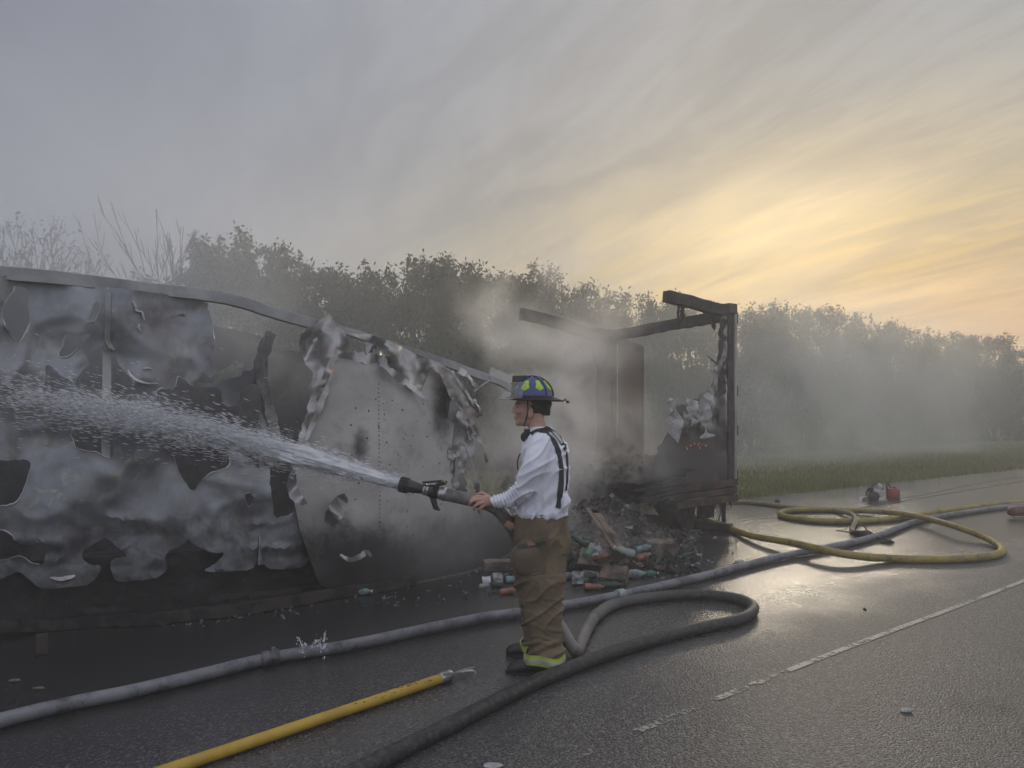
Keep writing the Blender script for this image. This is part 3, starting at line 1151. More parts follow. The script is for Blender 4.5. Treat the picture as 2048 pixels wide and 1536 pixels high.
HOLES = [
    [(30, 572), (52, 576), (58, 592), (56, 612), (61, 645), (50, 668), (38, 685), (22, 670), (6, 640), (4, 618), (15, 596), (26, 584)],
    [(131, 669), (156, 671), (180, 668), (174, 680), (164, 692), (152, 700), (138, 712), (123, 716), (116, 709), (126, 692)],
    [(90, 732), (104, 734), (120, 751), (137, 758), (153, 756), (164, 742), (178, 729), (175, 712), (191, 699), (210, 693), (228, 710), (239, 731), (260, 756), (269, 772),
     (271, 793), (262, 803), (240, 800), (225, 811), (164, 821), (150, 813), (142, 800), (130, 794), (88, 791), (85, 775), (89, 753)],
    [(314, 781), (347, 776), (355, 754), (366, 757), (391, 775), (437, 776), (446, 805), (459, 814), (478, 803), (484, 776), (519, 772), (524, 830), (521, 900),
     (519, 936), (495, 915), (473, 902), (458, 906), (459, 931), (426, 945), (407, 958), (384, 982), (366, 958), (354, 940), (349, 918), (329, 890), (324, 862), (317, 825)],
    [(-40, 930), (16, 921), (57, 921), (59, 942), (46, 983), (25, 1008), (-40, 1004)],
    [(142, 864), (165, 852), (200, 853), (221, 861), (226, 912), (214, 916), (190, 904), (156, 898), (146, 880)],
    [(-20, 1062), (20, 1066), (38, 1087), (95, 1092), (90, 1112), (84, 1128), (62, 1124), (40, 1112), (10, 1118), (-20, 1120)],
    [(176, 640), (190, 606), (202, 606), (200, 622), (188, 642)],
    [(488, 990), (500, 985), (508, 1000), (502, 1012), (494, 1010)],
]
tpart('side_panel', sheet(soft(OUT), [soft(h) for h in HOLES], wall_place, 9, .004, 5, 2.0, 3, soot_dark_left), M['skin_al'])
# edges of the burnt holes curl and bead where the metal melted
for hi, h in enumerate(HOLES):
    lp = rough_poly(soft(h), 5, 2.0, 3 + hi + 1)
    k = len(lp)
    a0 = int(k * random.uniform(.3, .6))
    ln = int(k * random.uniform(.45, .8))
    pts = [wall_place(*lp[(a0 + q) % k]) + TN * .004 for q in range(ln)]
    if ln > 4:
        mb = MB()
        mb.tube(pts, [.011 * (.25 + .75 * abs(fbm(q * .12, hi)) * 2) for q in range(ln)], 6)
        mb.attr = [.05 + .5 * fbm(q * .05, hi + 3) for q in range(len(mb.v))]
        tpart('curled_edge', mb, M['flap'])
for pix, w in (([(264, 602), (270, 612), (273, 622), (283, 625), (288, 640)], .022), ([(279, 648), (276, 655), (281, 663)], .014), ([(286, 738), (296, 736), (304, 739)], .02), ([(255, 740), (265, 755), (285, 765), (308, 768)], .025),
               ([(345, 634), (362, 628), (372, 632)], .018), ([(212, 672), (218, 690), (228, 700)], .04), ([(100, 1154), (120, 1157), (138, 1154), (150, 1150)], .035)):
    mb = MB()
    pts = catmull([wall_place(u, v) + TN * .02 for u, v in pix], 5)
    mb.ribbon(pts, [w * (.3 + .7 * math.sin(math.pi * (q + .5) / len(pts))) for q in range(len(pts))], .005, lambda q: TN + Vector((0, 0, .9)), .6, pix[0][0])
    mb.attr = [.2] * len(mb.v)
    tpart('curled_edge', mb, M['flap'])

# posts that the skin was riveted to
for (u0, v0), (u1, v1), w in (((216, 585), (214, 700), .04), ((214, 690), (212, 1075), .06), ((530, 680), (525, 1130), .06), ((372, 600), (376, 752), .03)):
    mb = MB()
    pth = []
    for k in range(13):
        t = k / 12
        u = u0 + (u1 - u0) * t + 3 * fbm(t * 3, u0)
        v = v0 + (v1 - v0) * t
        q = wall_place(u, v)
        pth.append(q + TN * (.012 if (u0, v0) == (216, 585) else -.035))
    mb.ribbon(pth, w, .02, TN, .25, u0)
    tpart('wall_post', mb, M['rail'])
# hinge of scorched rib curling away beside the second post
mb = MB()
mb.ribbon(catmull([wall_place(u, v) + TN * .03 for u, v in ((541, 665), (528, 700), (516, 735), (528, 790), (540, 830), (548, 880), (535, 930))], 5), [.09, .10, .1, .11, .12, .12, .1, .1] + [.09] * 23, .012, lambda i: TN + TD * .6 * math.sin(i * .5), .3, 4)
mb.attr = [.45 + .4 * fbm(i * .1, 3) for i in range(len(mb.v))]
tpart('torn_flap', mb, M['flap'])

# inner far wall: what the holes look onto
def far_place(u, v):
    p = T(u, v, -2.45 + .10 * fbm(u / 90, v / 70, 2))
    p.z = max(p.z, .03)
    return p


FARW = [(-420, 518), (-300, 530), (0, 562), (100, 574), (200, 588), (300, 604), (395, 625), (425, 650), (432, 655), (470, 660), (520, 672), (540, 690), (560, 700), (640, 706), (700, 715), (760, 730),
        (800, 770), (815, 850), (815, 1040), (500, 1105), (-420, 1140)]
tpart('far_wall', sheet(FARW, [[(436, 745), (470, 722), (492, 728), (480, 748), (455, 765), (425, 768)]], far_place, 22, .01, 12, 4, 9, lambda u, v: .55 + .4 * fbm(u / 60, v / 60)), M['charwall'])

# trailer floor: charred deck inside, broken off in the middle
mb = MB()
A = T(-120, 1160, -.05)
vs = []
for s in range(0, 13):
    t = s / 12
    q = T(-120 + t * 1010, 1180, 0)
    for w in (-.06, -1.2, -2.4):
        b = TR + TD * ((q - TR).dot(TD)) + TN * w
        b.z = .06 + .10 * fbm(t * 6, w, 3) + .05
        vs.append(b)
mb.add(vs, [(i * 3 + j, i * 3 + j + 1, i * 3 + j + 4, i * 3 + j + 3) for i in range(12) for j in range(2)])
tpart('floor', mb, M['char'])

# lower rails lying on the road, sagged outwards
def rail_path(pix, dz=0.0):
    out = []
    for u, v in pix:
        p = T(u, v)
        if p.z < .05:
            p = G(u, v, .05)
        out.append(p + Vector((0, 0, dz)))
    return catmull(out, 6)


for nm, pix, w, h in (('bottom_rail', [(-420, 1305), (-200, 1271), (-80, 1256), (0, 1252), (100, 1249), (200, 1241), (300, 1238), (380, 1229), (470, 1220), (560, 1206), (660, 1188), (760, 1173), (830, 1160)], .05, .09),
                      ('lower_rail', [(-420, 1262), (-80, 1224), (100, 1214), (300, 1202), (450, 1193), (560, 1184), (640, 1174)], .03, .05),
                      ('lower_rail', [(-420, 1226), (-80, 1191), (120, 1186), (300, 1172), (470, 1158), (620, 1142)], .03, .05)):
    mb = MB()
    mb.ribbon(rail_path(pix), h, w, TN, .25, len(pix))
    tpart(nm, mb, M['charsteel'])
# crushed skirt between the rails
def skirt_place(u, v):
    p = T(u, v, .02 + .05 * fbm(u / 60, v / 14, 2))
    if p.z < .02:
        p = G(u, v, .02)
    return p


SK = [(-420, 1160), (-70, 1130), (100, 1120), (300, 1110), (520, 1090), (640, 1060), (700, 1040), (720, 1120), (700, 1168), (560, 1206), (380, 1232), (200, 1244), (-70, 1257), (-420, 1300)]
tpart('skirt_panel', sheet(SK, [], skirt_place, 14, .004, 9, 2, 17, lambda u, v: .8 + .3 * fbm(u / 30, v / 12)), M['charwall'])
# hanging bracket under the rail at the far left, and a trodden strip in front
mb = MB()
mb.box(G(84, 1288, .07), TD * .035, TN * .02, (0, 0, .07))
tpart('bracket', mb, M['charsteel'], bevel=.004)

# roof rail, bent down where the trailer broke
def beam(pix, offs, w, h, name, m, twist=None, sub=6, wob=.08):
    top = catmull([T(u, v, o) for (u, v), o in zip(pix, offs)], sub)
    mb = MB()
    k = len(top)
    vs, fs = [], []
    for i, p in enumerate(top):
        t = (top[min(i + 1, k - 1)] - top[max(i - 1, 0)]).normalized()
        s = Vector((t.y, -t.x, 0)).normalized()
        up = s.cross(t)
        if up.z < 0:
            up = -up
        hh = (h[0] + (h[1] - h[0]) * i / (k - 1)) * (1 + wob * fbm(i * .4, 3.0))
        j = .012 * fbm(i * .5, 8.0)
        a = p + s * j
        vs += [a, a - s * w, a - s * w - up * hh, a - up * hh]
    for i in range(k - 1):
        for q in range(4):
            fs.append((i * 4 + q, i * 4 + (q + 1) % 4, i * 4 + 4 + (q + 1) % 4, i * 4 + 4 + q))
    fs += [(3, 2, 1, 0), tuple(k * 4 - 4 + q for q in range(4))]
    mb.add(vs, fs)
    mb.attr = [.25] * len(vs)
    return tpart(name, mb, m, bevel=.006)


beam([(-420, 490), (-240, 509), (-80, 524), (0, 531), (100, 540), (200, 552), (300, 565), (370, 572), (450, 584), (500, 597), (560, 617), (640, 640)], [.02] * 12, .06, (.105, .10), 'roof_rail', M['rail'])
beam([(636, 640), (700, 656), (770, 678), (840, 700), (900, 720), (960, 742), (1000, 754), (1030, 770)], [.02, .02, .0, 0, 0, 0, 0, 0], .05, (.07, .09), 'roof_rail', M['rail'])
# twisted foil at the rail's torn end
mb = MB()
mb.ribbon(catmull([T(980, 742), T(1005, 752), T(1032, 765), T(1050, 782), T(1040, 800)], 5), [.09] * 8 + [.14] * 8 + [.1] * 5, .005, TN, .4, 2)
tpart('torn_flap', mb, M['flap'])
mb = MB()
mb.tube(catmull([T(978, 752), T(980, 760), T(968, 768), T(948, 783)], 4), .012, 6)
tpart('broken_bracket', mb, M['rail'])

# big plate arched across the break
def arch_place(u, v):
    t = (v - 690) / 490.0
    cx = (u - 750) / 160.0
    off = .05 + .32 * math.sin(min(1, max(0, t)) * 1.9) - .10 * cx * cx + .05 * fbm(u / 110, v / 120, 6)
    if v < 735:
        off -= (735 - v) / 45 * .25
    p = T(u, v, off)
    p.z = max(p.z, .015)
    return p


def arch_soot_dark(u, v):
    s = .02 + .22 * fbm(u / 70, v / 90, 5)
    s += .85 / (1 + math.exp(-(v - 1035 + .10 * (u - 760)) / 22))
    s += .75 * math.exp(-((u - 722) / 24) ** 2 - ((v - 895) / 48) ** 2)  # dark oval patch left of the rivet row
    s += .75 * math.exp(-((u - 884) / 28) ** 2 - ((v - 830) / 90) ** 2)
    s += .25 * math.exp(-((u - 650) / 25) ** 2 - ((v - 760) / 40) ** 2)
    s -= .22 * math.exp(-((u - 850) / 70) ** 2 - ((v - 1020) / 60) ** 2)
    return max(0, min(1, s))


ARCH = [(590, 905), (603, 860), (620, 815), (634, 780), (645, 745), (657, 718), (683, 706), (715, 712), (750, 714), (770, 735), (800, 762), (837, 790), (862, 742), (880, 738), (900, 760), (909, 800),
        (908, 850), (902, 900), (899, 940), (904, 985), (925, 1010), (1000, 1000), (1040, 1020), (1035, 1090), (1000, 1120), (940, 1140), (860, 1168), (760, 1180), (680, 1186), (640, 1170), (620, 1120), (600, 1060), (588, 1000), (584, 950)]
arch = tpart('roof_sheet', sheet(ARCH, [], arch_place, 11, .005, 9, 1.5, 21, arch_soot_dark), M['plate'])
mb = MB()
for k in range(46):
    v = 768 + k * 8.6
    p = arch_place(757 + (v - 770) * .008, v)
    mb.ell(p + TN * .004, TD * .006, TN * .005, (0, 0, .006), 6, 4)
for k in range(60):
    u, v = random.gauss(800, 60), random.uniform(790, 1080)
    if 640 < u < 885:
        p = arch_place(u, v)
        mb.ell(p + TN * .003, TD * random.uniform(.004, .010), TN * .003, (0, 0, random.uniform(.004, .011)), 6, 4)
tag(tpart('rivets', mb, M['char']), kind='stuff')
# rolled torn edges along the arch
def edge_roll(pix, w, m, off=.06, seed=1, th=.008, name='torn_flap', wob=.6, soot=.15):
    mb = MB()
    pts = catmull([arch_place(u, v) + TN * off for u, v in pix], 5)
    k = len(pts)
    ws = [w * (.35 + .65 * math.sin(math.pi * (i + .6) / (k + .4))) for i in range(k)]
    mb.ribbon(pts, ws, th, lambda i: TN + TD * .7 * math.sin(i * .9 + seed) + Vector((0, 0, .5 * math.cos(i * .6))), wob, seed)
    mb.attr = [soot + .4 * fbm(i * .2, seed) for i in range(len(mb.v))]
    return tpart(name, mb, m)


edge_roll([(596, 893), (606, 862), (622, 820), (634, 782), (648, 742), (660, 712), (668, 700)], .13, M['flap'], .06, 1)
edge_roll([(604, 880), (622, 838), (640, 792), (655, 748)], .06, M['flap'], .10, 9, soot=.0)
edge_roll([(664, 706), (690, 712), (715, 716), (742, 720), (752, 712), (745, 704)], .12, M['flap'], .05, 3, soot=-.1)
edge_roll([(745, 688), (752, 708), (764, 736), (790, 756), (815, 775), (840, 797)], .08, M['flap'], .09, 4)
edge_roll([(742, 672), (735, 690), (752, 705), (750, 718)], .16, M['flap'], .06, 6)


def fold_place(u, v):
    off = .22 + .12 * fbm(u / 40, v / 40, 2) + .10 * math.sin((u + v * .6) / 17)
    return T(u, v, off)


# crumpled peak where the skin was pulled over the rail
PEAK = [(598, 690), (603, 668), (618, 655), (630, 652), (650, 632), (644, 618), (655, 622), (668, 640), (672, 652), (688, 662), (697, 678), (697, 690), (690, 702), (672, 712), (660, 716), (650, 740),
        (638, 770), (626, 776), (612, 782), (608, 775), (622, 768), (626, 745), (612, 730), (604, 708)]
tpart('torn_flap', sheet(PEAK, [], fold_place, 6, .004, 6, 1.6, 31, lambda u, v: .32 + .4 * fbm(u / 25, v / 25)), M['flap'])
# draped skin running down the right shoulder
SHO = [(700, 668), (740, 668), (775, 680), (830, 706), (870, 722), (900, 738), (920, 757), (938, 790), (950, 822), (962, 830), (955, 836), (944, 828), (950, 850), (960, 872), (948, 868), (938, 850),
       (930, 880), (922, 860), (912, 832), (905, 800), (893, 770), (880, 748), (862, 736), (850, 760), (838, 785), (824, 775), (800, 752), (772, 728), (752, 704), (752, 690), (725, 680)]
def sho_place(u, v):
    rip = math.sin((u * .75 - v * .42) / 7.5)
    return T(u, v, .13 + .05 * rip + .07 * fbm(u / 30, v / 30, 3))


tpart('draped_skin', sheet(SHO, [[(750, 690), (775, 700), (782, 712), (765, 716), (756, 706)]], sho_place, 6, .004, 6, 1.5, 33, lambda u, v: .12 + .45 * fbm(u / 22, v / 22)), M['flap'])
# hanging strips
STR = [
    ([(902, 742), (918, 765), (934, 790), (946, 812), (951, 800)], .05),
    ([(888, 756), (905, 790), (922, 830), (935, 862), (941, 880)], .10),
    ([(905, 800), (912, 850), (918, 890), (916, 930), (922, 970), (928, 1000)], .17),
    ([(930, 840), (938, 880), (946, 930), (952, 965), (956, 985)], .09),
    ([(945, 850), (958, 880), (968, 905), (974, 925)], .06),
    ([(918, 740), (936, 752), (948, 768), (960, 776)], .07),
    ([(946, 800), (958, 815), (963, 832)], .05),
    ([(930, 780), (945, 805), (960, 830)], .05),
]
for i, (pix, w) in enumerate(STR):
    mb = MB()
    pts = catmull([T(u, v, .16 + .05 * math.sin(k * 1.7 + i)) for k, (u, v) in enumerate(pix)], 6)
    n_ = len(pts)
    mb.ribbon(pts, [w * (1 - .55 * (k / (n_ - 1)) ** 2) for k in range(n_)], .006, lambda k, i=i: TN + TD * .8 * math.sin(k * .35 + i), .7, i + 40)
    mb.attr = [.35 + .5 * fbm(k * .2, i) for k in range(len(mb.v))]
    tpart('hanging_strip', mb, M['flap'])
# ragged skin beside the strips
RAG = [(896, 900), (918, 880), (930, 890), (934, 920), (928, 945), (918, 960), (920, 975), (910, 978), (900, 972), (897, 940)]
tpart('torn_flap', sheet(RAG, [], lambda u, v: T(u, v, .20 + .05 * fbm(u / 12, v / 14)), 6, .004, 5, 1.5, 35, lambda u, v: .25), M['flap'])
# loose flaps on the lower left of the plate
FL1 = [(590, 938), (594, 968), (600, 985), (611, 1000), (616, 1006), (604, 1011), (590, 1006), (580, 996), (573, 972), (578, 952)]
tpart('torn_flap', sheet(FL1, [], lambda u, v: T(u, v, .42 + .06 * math.sin((u + v) / 14)), 6, .004, 5, 1.2, 37, lambda u, v: -.1), M['flap'])
FL2 = [(650, 1028), (662, 1006), (676, 990), (688, 987), (696, 998), (692, 1016), (686, 1034), (672, 1050), (658, 1058), (650, 1044)]
tpart('torn_flap', sheet(FL2, [], lambda u, v: T(u, v, .40 + .07 * math.sin((u - v) / 12)), 6, .004, 5, 1.2, 38, lambda u, v: -.05), M['flap'])
edge_roll([(670, 1105), (690, 1115), (710, 1108), (722, 1100), (732, 1108)], .05, M['flap'], .12, 12)
# sheet flap by the hose, seen below the firefighter's hand
FL3 = [(985, 1012), (1030, 1000), (1032, 1045), (1020, 1035), (1000, 1042), (990, 1032)]
tpart('torn_flap', sheet(FL3, [], lambda u, v: T(u, v, .10 + .05 * fbm(u / 12, v / 12)), 6, .004, 6, 1, 39, lambda u, v: .0), M['flap'])

# ---- rear end still standing
def rear(s, w, z):
    """s metres forward of the rear, w metres in from the near wall"""
    p = TR - TD * s - TN * w
    return Vector((p.x, p.y, z))


ZB, ZT = .34, 3.13
def frame_bar(name, a, b, w, h, m, up=(0, 0, 1), bevel=.008, parent=None, **k):
    mb = MB()
    mb.bar(a, b, w, h, up)
    return tpart(name, mb, m, parent, bevel=bevel, smooth=False, **k)


frame_bar('rear_post', rear(.06, .06, ZB), rear(.06, .06, ZT), .12, .12, M['charsteel'], TN)
mb = MB()
mb.bar(rear(-.01, -.012, ZB + .05), rear(-.01, -.012, ZT - .03), .05, .03, TN)
tpart('door_seal', mb, M['rail'], bevel=.004, smooth=False)
for z in (.72, 1.36, 1.93, ZT - .15):
    mb = MB()
    mb.bar(rear(-.035, .05, z - .06), rear(-.035, .05, z + .06), .055, .10, TN)
    mb.tube([rear(-.07, .0, z - .075), rear(-.07, .0, z + .075)], .016, 8)
    tpart('hinge', mb, M['charsteel'], bevel=.004)
mb = MB()
mb.bar(rear(.05, .05, ZT - .10), rear(.05, .05, ZT + .05), .18, .17, TN)
tpart('corner_casting', mb, M['charsteel'], bevel=.015, smooth=False)
far_post_bot, far_post_top = rear(.06, 2.44, ZB), rear(.06, 2.44, 3.02)
frame_bar('rear_post', far_post_bot, far_post_top, .10, .12, M['charsteel'], TN)
frame_bar('light_bar', rear(.0, 2.40, 1.15), rear(.0, 2.40, 2.78), .025, .045, pbr('pale_trim', (.42, .39, .37), (.25, .22, .2), 6, .6), TN, label='pale strip on the far rear post')


def charred_beam(name, pts, w, h, seed, m=None, sub=6):
    path = catmull(pts, sub)
    mb = MB()
    k = len(path)
    vs, fs = [], []
    for i, p in enumerate(path):
        t = (path[min(i + 1, k - 1)] - path[max(i - 1, 0)]).normalized()
        s = t.cross(Vector((0, 0, 1))).normalized()
        up = s.cross(t)
        for q, (a, b) in enumerate(((-1, -1), (0, -1.1), (1, -1), (1, 0), (1, 1), (0, 1.05), (-1, 1), (-1, 0))):
            ja = 1 + .22 * fbm(i * .5, q * 3.1, seed)
            jb = 1 + (.55 if b < 0 else .16) * fbm(i * .6, q * 2.7, seed + 5)
            vs.append(p + s * a * w / 2 * ja + up * b * h / 2 * jb)
    for i in range(k - 1):
        for q in range(8):
            fs.append((i * 8 + q, i * 8 + (q + 1) % 8, i * 8 + 8 + (q + 1) % 8, i * 8 + 8 + q))
    fs += [tuple(range(8))[::-1], tuple(k * 8 - 8 + q for q in range(8))]
    mb.add(vs, fs)
    return tpart(name, mb, m or M['char'])


charred_beam('rear_header', [rear(.05, .05, 3.02), rear(.06, .8, 2.99), rear(.07, 1.5, 2.96), rear(.06, 2.45, 2.91)], .10, .16, 1)
charred_beam('roof_rail', [rear(.05, 2.45, 2.92), rear(.6, 2.46, 2.93), rear(1.1, 2.45, 3.03), rear(1.55, 2.46, 3.10), rear(1.98, 2.47, 3.15)], .09, .17, 2)
charred_beam('roof_rail', [rear(.0, .05, 3.08), rear(.45, .05, 3.09), rear(.9, .06, 3.14), rear(1.36, .06, 3.17)], .12, .15, 3)
# charred drips hanging from the rail stub
for s, w, z0, z1, r_ in ((1.1, .06, 3.08, 2.80, .03), (1.02, .06, 3.06, 2.90, .045), (.38, .05, 3.02, 2.78, .035)):
    mb = MB()
    mb.tube(catmull([rear(s, w, z0), rear(s + .02, w, (z0 + z1) / 2), rear(s - .01, w, z1)], 4), [r_, r_ * .7, r_ * .5, r_ * .8, r_ * .5, r_ * .7, r_, r_ * .6, r_ * .2], 7)
    tpart('charred_drip', mb, M['char'])
# wisps of burnt lining along the near post
mb = MB()
mb.ribbon(catmull([rear(.20, .03, 2.95), rear(.22, .02, 2.6), rear(.26, .03, 2.2), rear(.24, .02, 1.9), rear(.30, .03, 1.7)], 6), .17, .02, TN, 1.2, 7)
tpart('burnt_lining', mb, M['char'])
for a, b, c in (((.30, 2.28), (.42, 2.34), (.56, 2.42)), ((.30, 2.3), (.40, 2.33), (.5, 2.36))):
    mb = MB()
    mb.tube([rear(a[0], .03, a[1]), rear(b[0], .02, b[1]), rear(c[0], .03, c[1])], [.014, .011, .005], 5)
    tpart('bent_wire', mb, M['char'])

# near rear wall remnant with its melted upper edge
RW = [(1303, 951), (1309, 916), (1329, 877), (1339, 860), (1341, 819), (1336, 806), (1339, 795), (1348, 799), (1370, 812), (1380, 799), (1397, 796), (1400, 787), (1417, 786), (1424, 772), (1428, 758),
      (1427, 738), (1434, 724), (1438, 716), (1436, 690), (1440, 656), (1444, 632), (1454, 630), (1454, 985), (1303, 975)]


def rear_place(u, v):
    a = max(0, min(1, (880 - v) / 60)) if u < 1435 else .25
    off = -.02 + .22 * a * fbm(u / 26, v / 40, 3, 2) + .05 * a * math.sin(u / 5.5 + v / 21)
    return T(u, v, off)


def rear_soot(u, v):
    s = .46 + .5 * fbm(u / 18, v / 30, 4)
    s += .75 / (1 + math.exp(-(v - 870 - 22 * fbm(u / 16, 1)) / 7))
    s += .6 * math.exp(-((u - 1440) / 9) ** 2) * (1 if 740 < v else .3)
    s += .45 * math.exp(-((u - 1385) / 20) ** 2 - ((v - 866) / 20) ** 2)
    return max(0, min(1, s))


tpart('side_panel', sheet(RW, [], rear_place, 6, .005, 6, 1.4, 51, rear_soot), M['flap'])
# deeper folds hanging off that edge
for i, (pix, w) in enumerate((([(1343, 800), (1352, 830), (1346, 860), (1360, 872)], .22), ([(1405, 792), (1408, 830), (1412, 860), (1416, 876)], .20), ([(1385, 800), (1382, 830), (1390, 848)], .16), ([(1430, 745), (1424, 775), (1415, 800)], .13))):
    mb = MB()
    pts = catmull([T(u, v, .10 + .03 * k) for k, (u, v) in enumerate(pix)], 5)
    mb.ribbon(pts, w, .006, lambda k, i=i: TN + TD * .8 * math.sin(k * .6 + i * 2), .6, i + 70)
    mb.attr = [.48 + .5 * fbm(k * .15, i + 4) for k in range(len(mb.v))]
    tpart('melted_fold', mb, M['flap'])
# embers glowing in the wall and on the arch
mb = MB()
for u, v in ((1371, 894), (1380, 891), (1387, 887), (1395, 891), (1399, 896), (1403, 889), (1410, 891), (1373, 898), (1396, 887)):
    mb.ell(rear_place(u, v) + TN * .015, TD * random.uniform(.004, .011), TN * .005, (0, 0, random.uniform(.003, .006)), 6, 4)
for u, v in ((660, 716), (668, 713), (672, 718), (652, 740), (664, 741)):
    mb.ell(arch_place(u, v) + TN * .02, TD * .006, TN * .006, (0, 0, .005), 6, 4)
tag(tpart('embers', mb, M['ember']), kind='stuff')

# rear floor deck, side rails, sills
mb = MB()
mb.hexa([rear(0.02, .02, ZB + .22), rear(2.1, .02, ZB + .16), rear(2.1, 2.42, ZB + .16), rear(0.02, 2.42, ZB + .22), rear(0.02, .02, ZB + .30), rear(2.1, .02, ZB + .24), rear(2.1, 2.42, ZB + .24), rear(0.02, 2.42, ZB + .30)])
tpart('floor', mb, M['char'], smooth=False)
for z0, z1, hh, o in ((.62, .60, .10, 0.03), (.51, .49, .09, .015), (.40, .38, .10, .035)):
    mb = MB()
    mb.bar(rear(-.02, -o, z0), rear(1.28, -o, z1), .05, hh)
    tpart('side_rail', mb, M['rust'], bevel=.006, smooth=False)
frame_bar('rear_sill', rear(-.02, .0, .5), rear(-.02, 2.45, .5), .10, .30, M['charsteel'])
# ragged lower edge of the rail
mb = MB()
for k in range(12):
    s = .02 + k * .11
    mb.tube([rear(s, -.03, .36), rear(s + random.uniform(-.02, .02), -.03, .36 - random.uniform(.02, .10))], [.025, .006], 5)
tag(tpart('charred_scraps', mb, M['char']), kind='stuff')
# suspension leg, burnt wheel stump, mud flap, cables
mb = MB()
mb.hexa([rear(.72, .12, 0.0), rear(.98, .12, 0.0), rear(.98, .42, 0.0), rear(.72, .42, 0.0), rear(.70, .10, .38), rear(1.25, .10, .38), rear(1.25, .44, .38), rear(.70, .44, .38)])
tpart('axle_stand', mb, M['charsteel'], bevel=.02, smooth=False)
mb = MB()
mb.box(rear(.50, .10, .24), TD * .17, TN * .012, (0, 0, .11))
tpart('mud_flap', mb, M['char'], bevel=.003, smooth=False)
for pts, r_ in (([(.16, .05, .36), (.17, .05, .2), (.15, .06, .01)], .03), ([(.62, .06, .14), (.52, .05, .06), (.38, .06, .04), (.28, .05, .10), (.2, .05, .3)], .012), ([(.40, .06, .05), (.46, .05, .0)], .012), ([(.66, .08, .3), (.66, .08, .02)], .01)):
    mb = MB()
    mb.tube(catmull([rear(*p) for p in pts], 5), r_, 6)
    tpart('dangling_cable', mb, M['char'])
# beam lying on the road under the rear
mb = MB()
mb.bar(G(1290, 1036, .06), G(1464, 1056, .06), .10, .11)
tag(part('fallen_beam', mb, M['charsteel'], base=G(1380, 1046), bevel=.01, smooth=False), 'blackened beam lying on the wet road under the rear end of the trailer', 'beam')
# far wall stub by the far post, with its ragged edge
STUB = [(1178, 662), (1200, 655), (1226, 660), (1226, 960), (1196, 960), (1192, 900), (1196, 850), (1192, 780), (1196, 740), (1186, 720), (1184, 690)]
tpart('far_wall', sheet(STUB, [], lambda u, v: T(u, v, -2.42 + .05 * fbm(u / 15, v / 20)), 10, .01, 6, 2, 61, lambda u, v: .6), M['charwall'])
# open rear door swung back at the far corner
door_dir = Vector((.62, .78, 0)).normalized()
dn = Vector((door_dir.y, -door_dir.x, 0))
p0 = rear(-.06, 2.48, 0)
mb = MB()
w_ = 1.02
vs = []
for k in range(9):
    t = k / 8
    zt = 2.93 - .12 * t + .03 * fbm(t * 5, 2)
    q = p0 + door_dir * (w_ * t) + dn * .02 * fbm(t * 3, 5)
    vs += [q + Vector((0, 0, .42)), q + Vector((0, 0, zt)), q - dn * .04 + Vector((0, 0, zt)), q - dn * .04 + Vector((0, 0, .42))]
fs = []
for k in range(8):
    for q in range(4):
        fs.append((k * 4 + q, k * 4 + (q + 1) % 4, k * 4 + 4 + (q + 1) % 4, k * 4 + 4 + q))
fs += [(3, 2, 1, 0), (32, 33, 34, 35)]
mb.add(vs, fs)
dr = tpart('rear_door', mb, pbr('scorched_door', (.085, .078, .072), (.105, .068, .057), 2.2, .7, .2, bump=.3, bscale=20), label='open scorched rear door')
mb = MB()
mb.tube([p0 + door_dir * .98 + dn * .03 + Vector((0, 0, .5)), p0 + door_dir * .98 + dn * .03 + Vector((0, 0, 2.78))], .018, 8)
tpart('lock_rod', mb, M['rail'], dr)

# ---- charred load still in the rear, and the heap that slid out
def mixed_mat():
    m = bpy.data.materials.new('mixed_burnt_debris')
    m.use_nodes = True
    g = N(m.node_tree)
    b = g.n('ShaderNodeBsdfPrincipled')
    o = g.n('ShaderNodeOutputMaterial')
    g.put(o.inputs[0], b.outputs[0])
    isl = g.n('ShaderNodeNewGeometry').outputs['Random Per Island']
    cr = g.n('ShaderNodeValToRGB')
    cr.color_ramp.interpolation = 'CONSTANT'
    el = cr.color_ramp.elements
    el[0].color = (.014, .013, .013, 1)
    el[1].position = .42
    el[1].color = (.045, .037, .032, 1)
    for p_, c_ in ((.62, (.09, .07, .055, 1)), (.78, (.15, .135, .125, 1)), (.88, (.12, .06, .04, 1)), (.94, (.26, .26, .26, 1))):
        e_ = el.new(p_)
        e_.color = c_
    g.put(cr.inputs[0], isl)
    tc = g.n('ShaderNodeTexCoord').outputs['Object']
    g.put(b.inputs['Base Color'], g.mix(g.sstep(g.noise(tc, 12, 5), .4, .62), cr.outputs[0], (.016, .015, .015)))
    b.inputs['Roughness'].default_value = .8
    return m


M['mixed'] = mixed_mat()


def rubble(name, label, place, count, size, m, cat, base):
    r = random.Random(count)
    mb = MB()
    for k in range(count):
        c, sc = place(r)
        q = Vector((r.gauss(0, 1), r.gauss(0, 1), r.gauss(0, .6))).normalized()
        a = q.orthogonal().normalized()
        b = q.cross(a)
        L = size * sc
        mb.box(c, q * L * r.uniform(.4, 1.2), a * L * r.uniform(.25, .7), b * L * r.uniform(.08, .4))
    o = part(name, mb, m, base=base, smooth=False)
    return tag(o, label, cat, kind='stuff')


def load(r):
    s, w = r.uniform(.9, 2.6), r.uniform(.1, 2.2)
    top = .75 + .5 * max(0, (1.5 - s)) + .12 * r.random()
    return rear(s, w, r.uniform(.4, top) + .1 * r.random()), r.uniform(.7, 1.4)


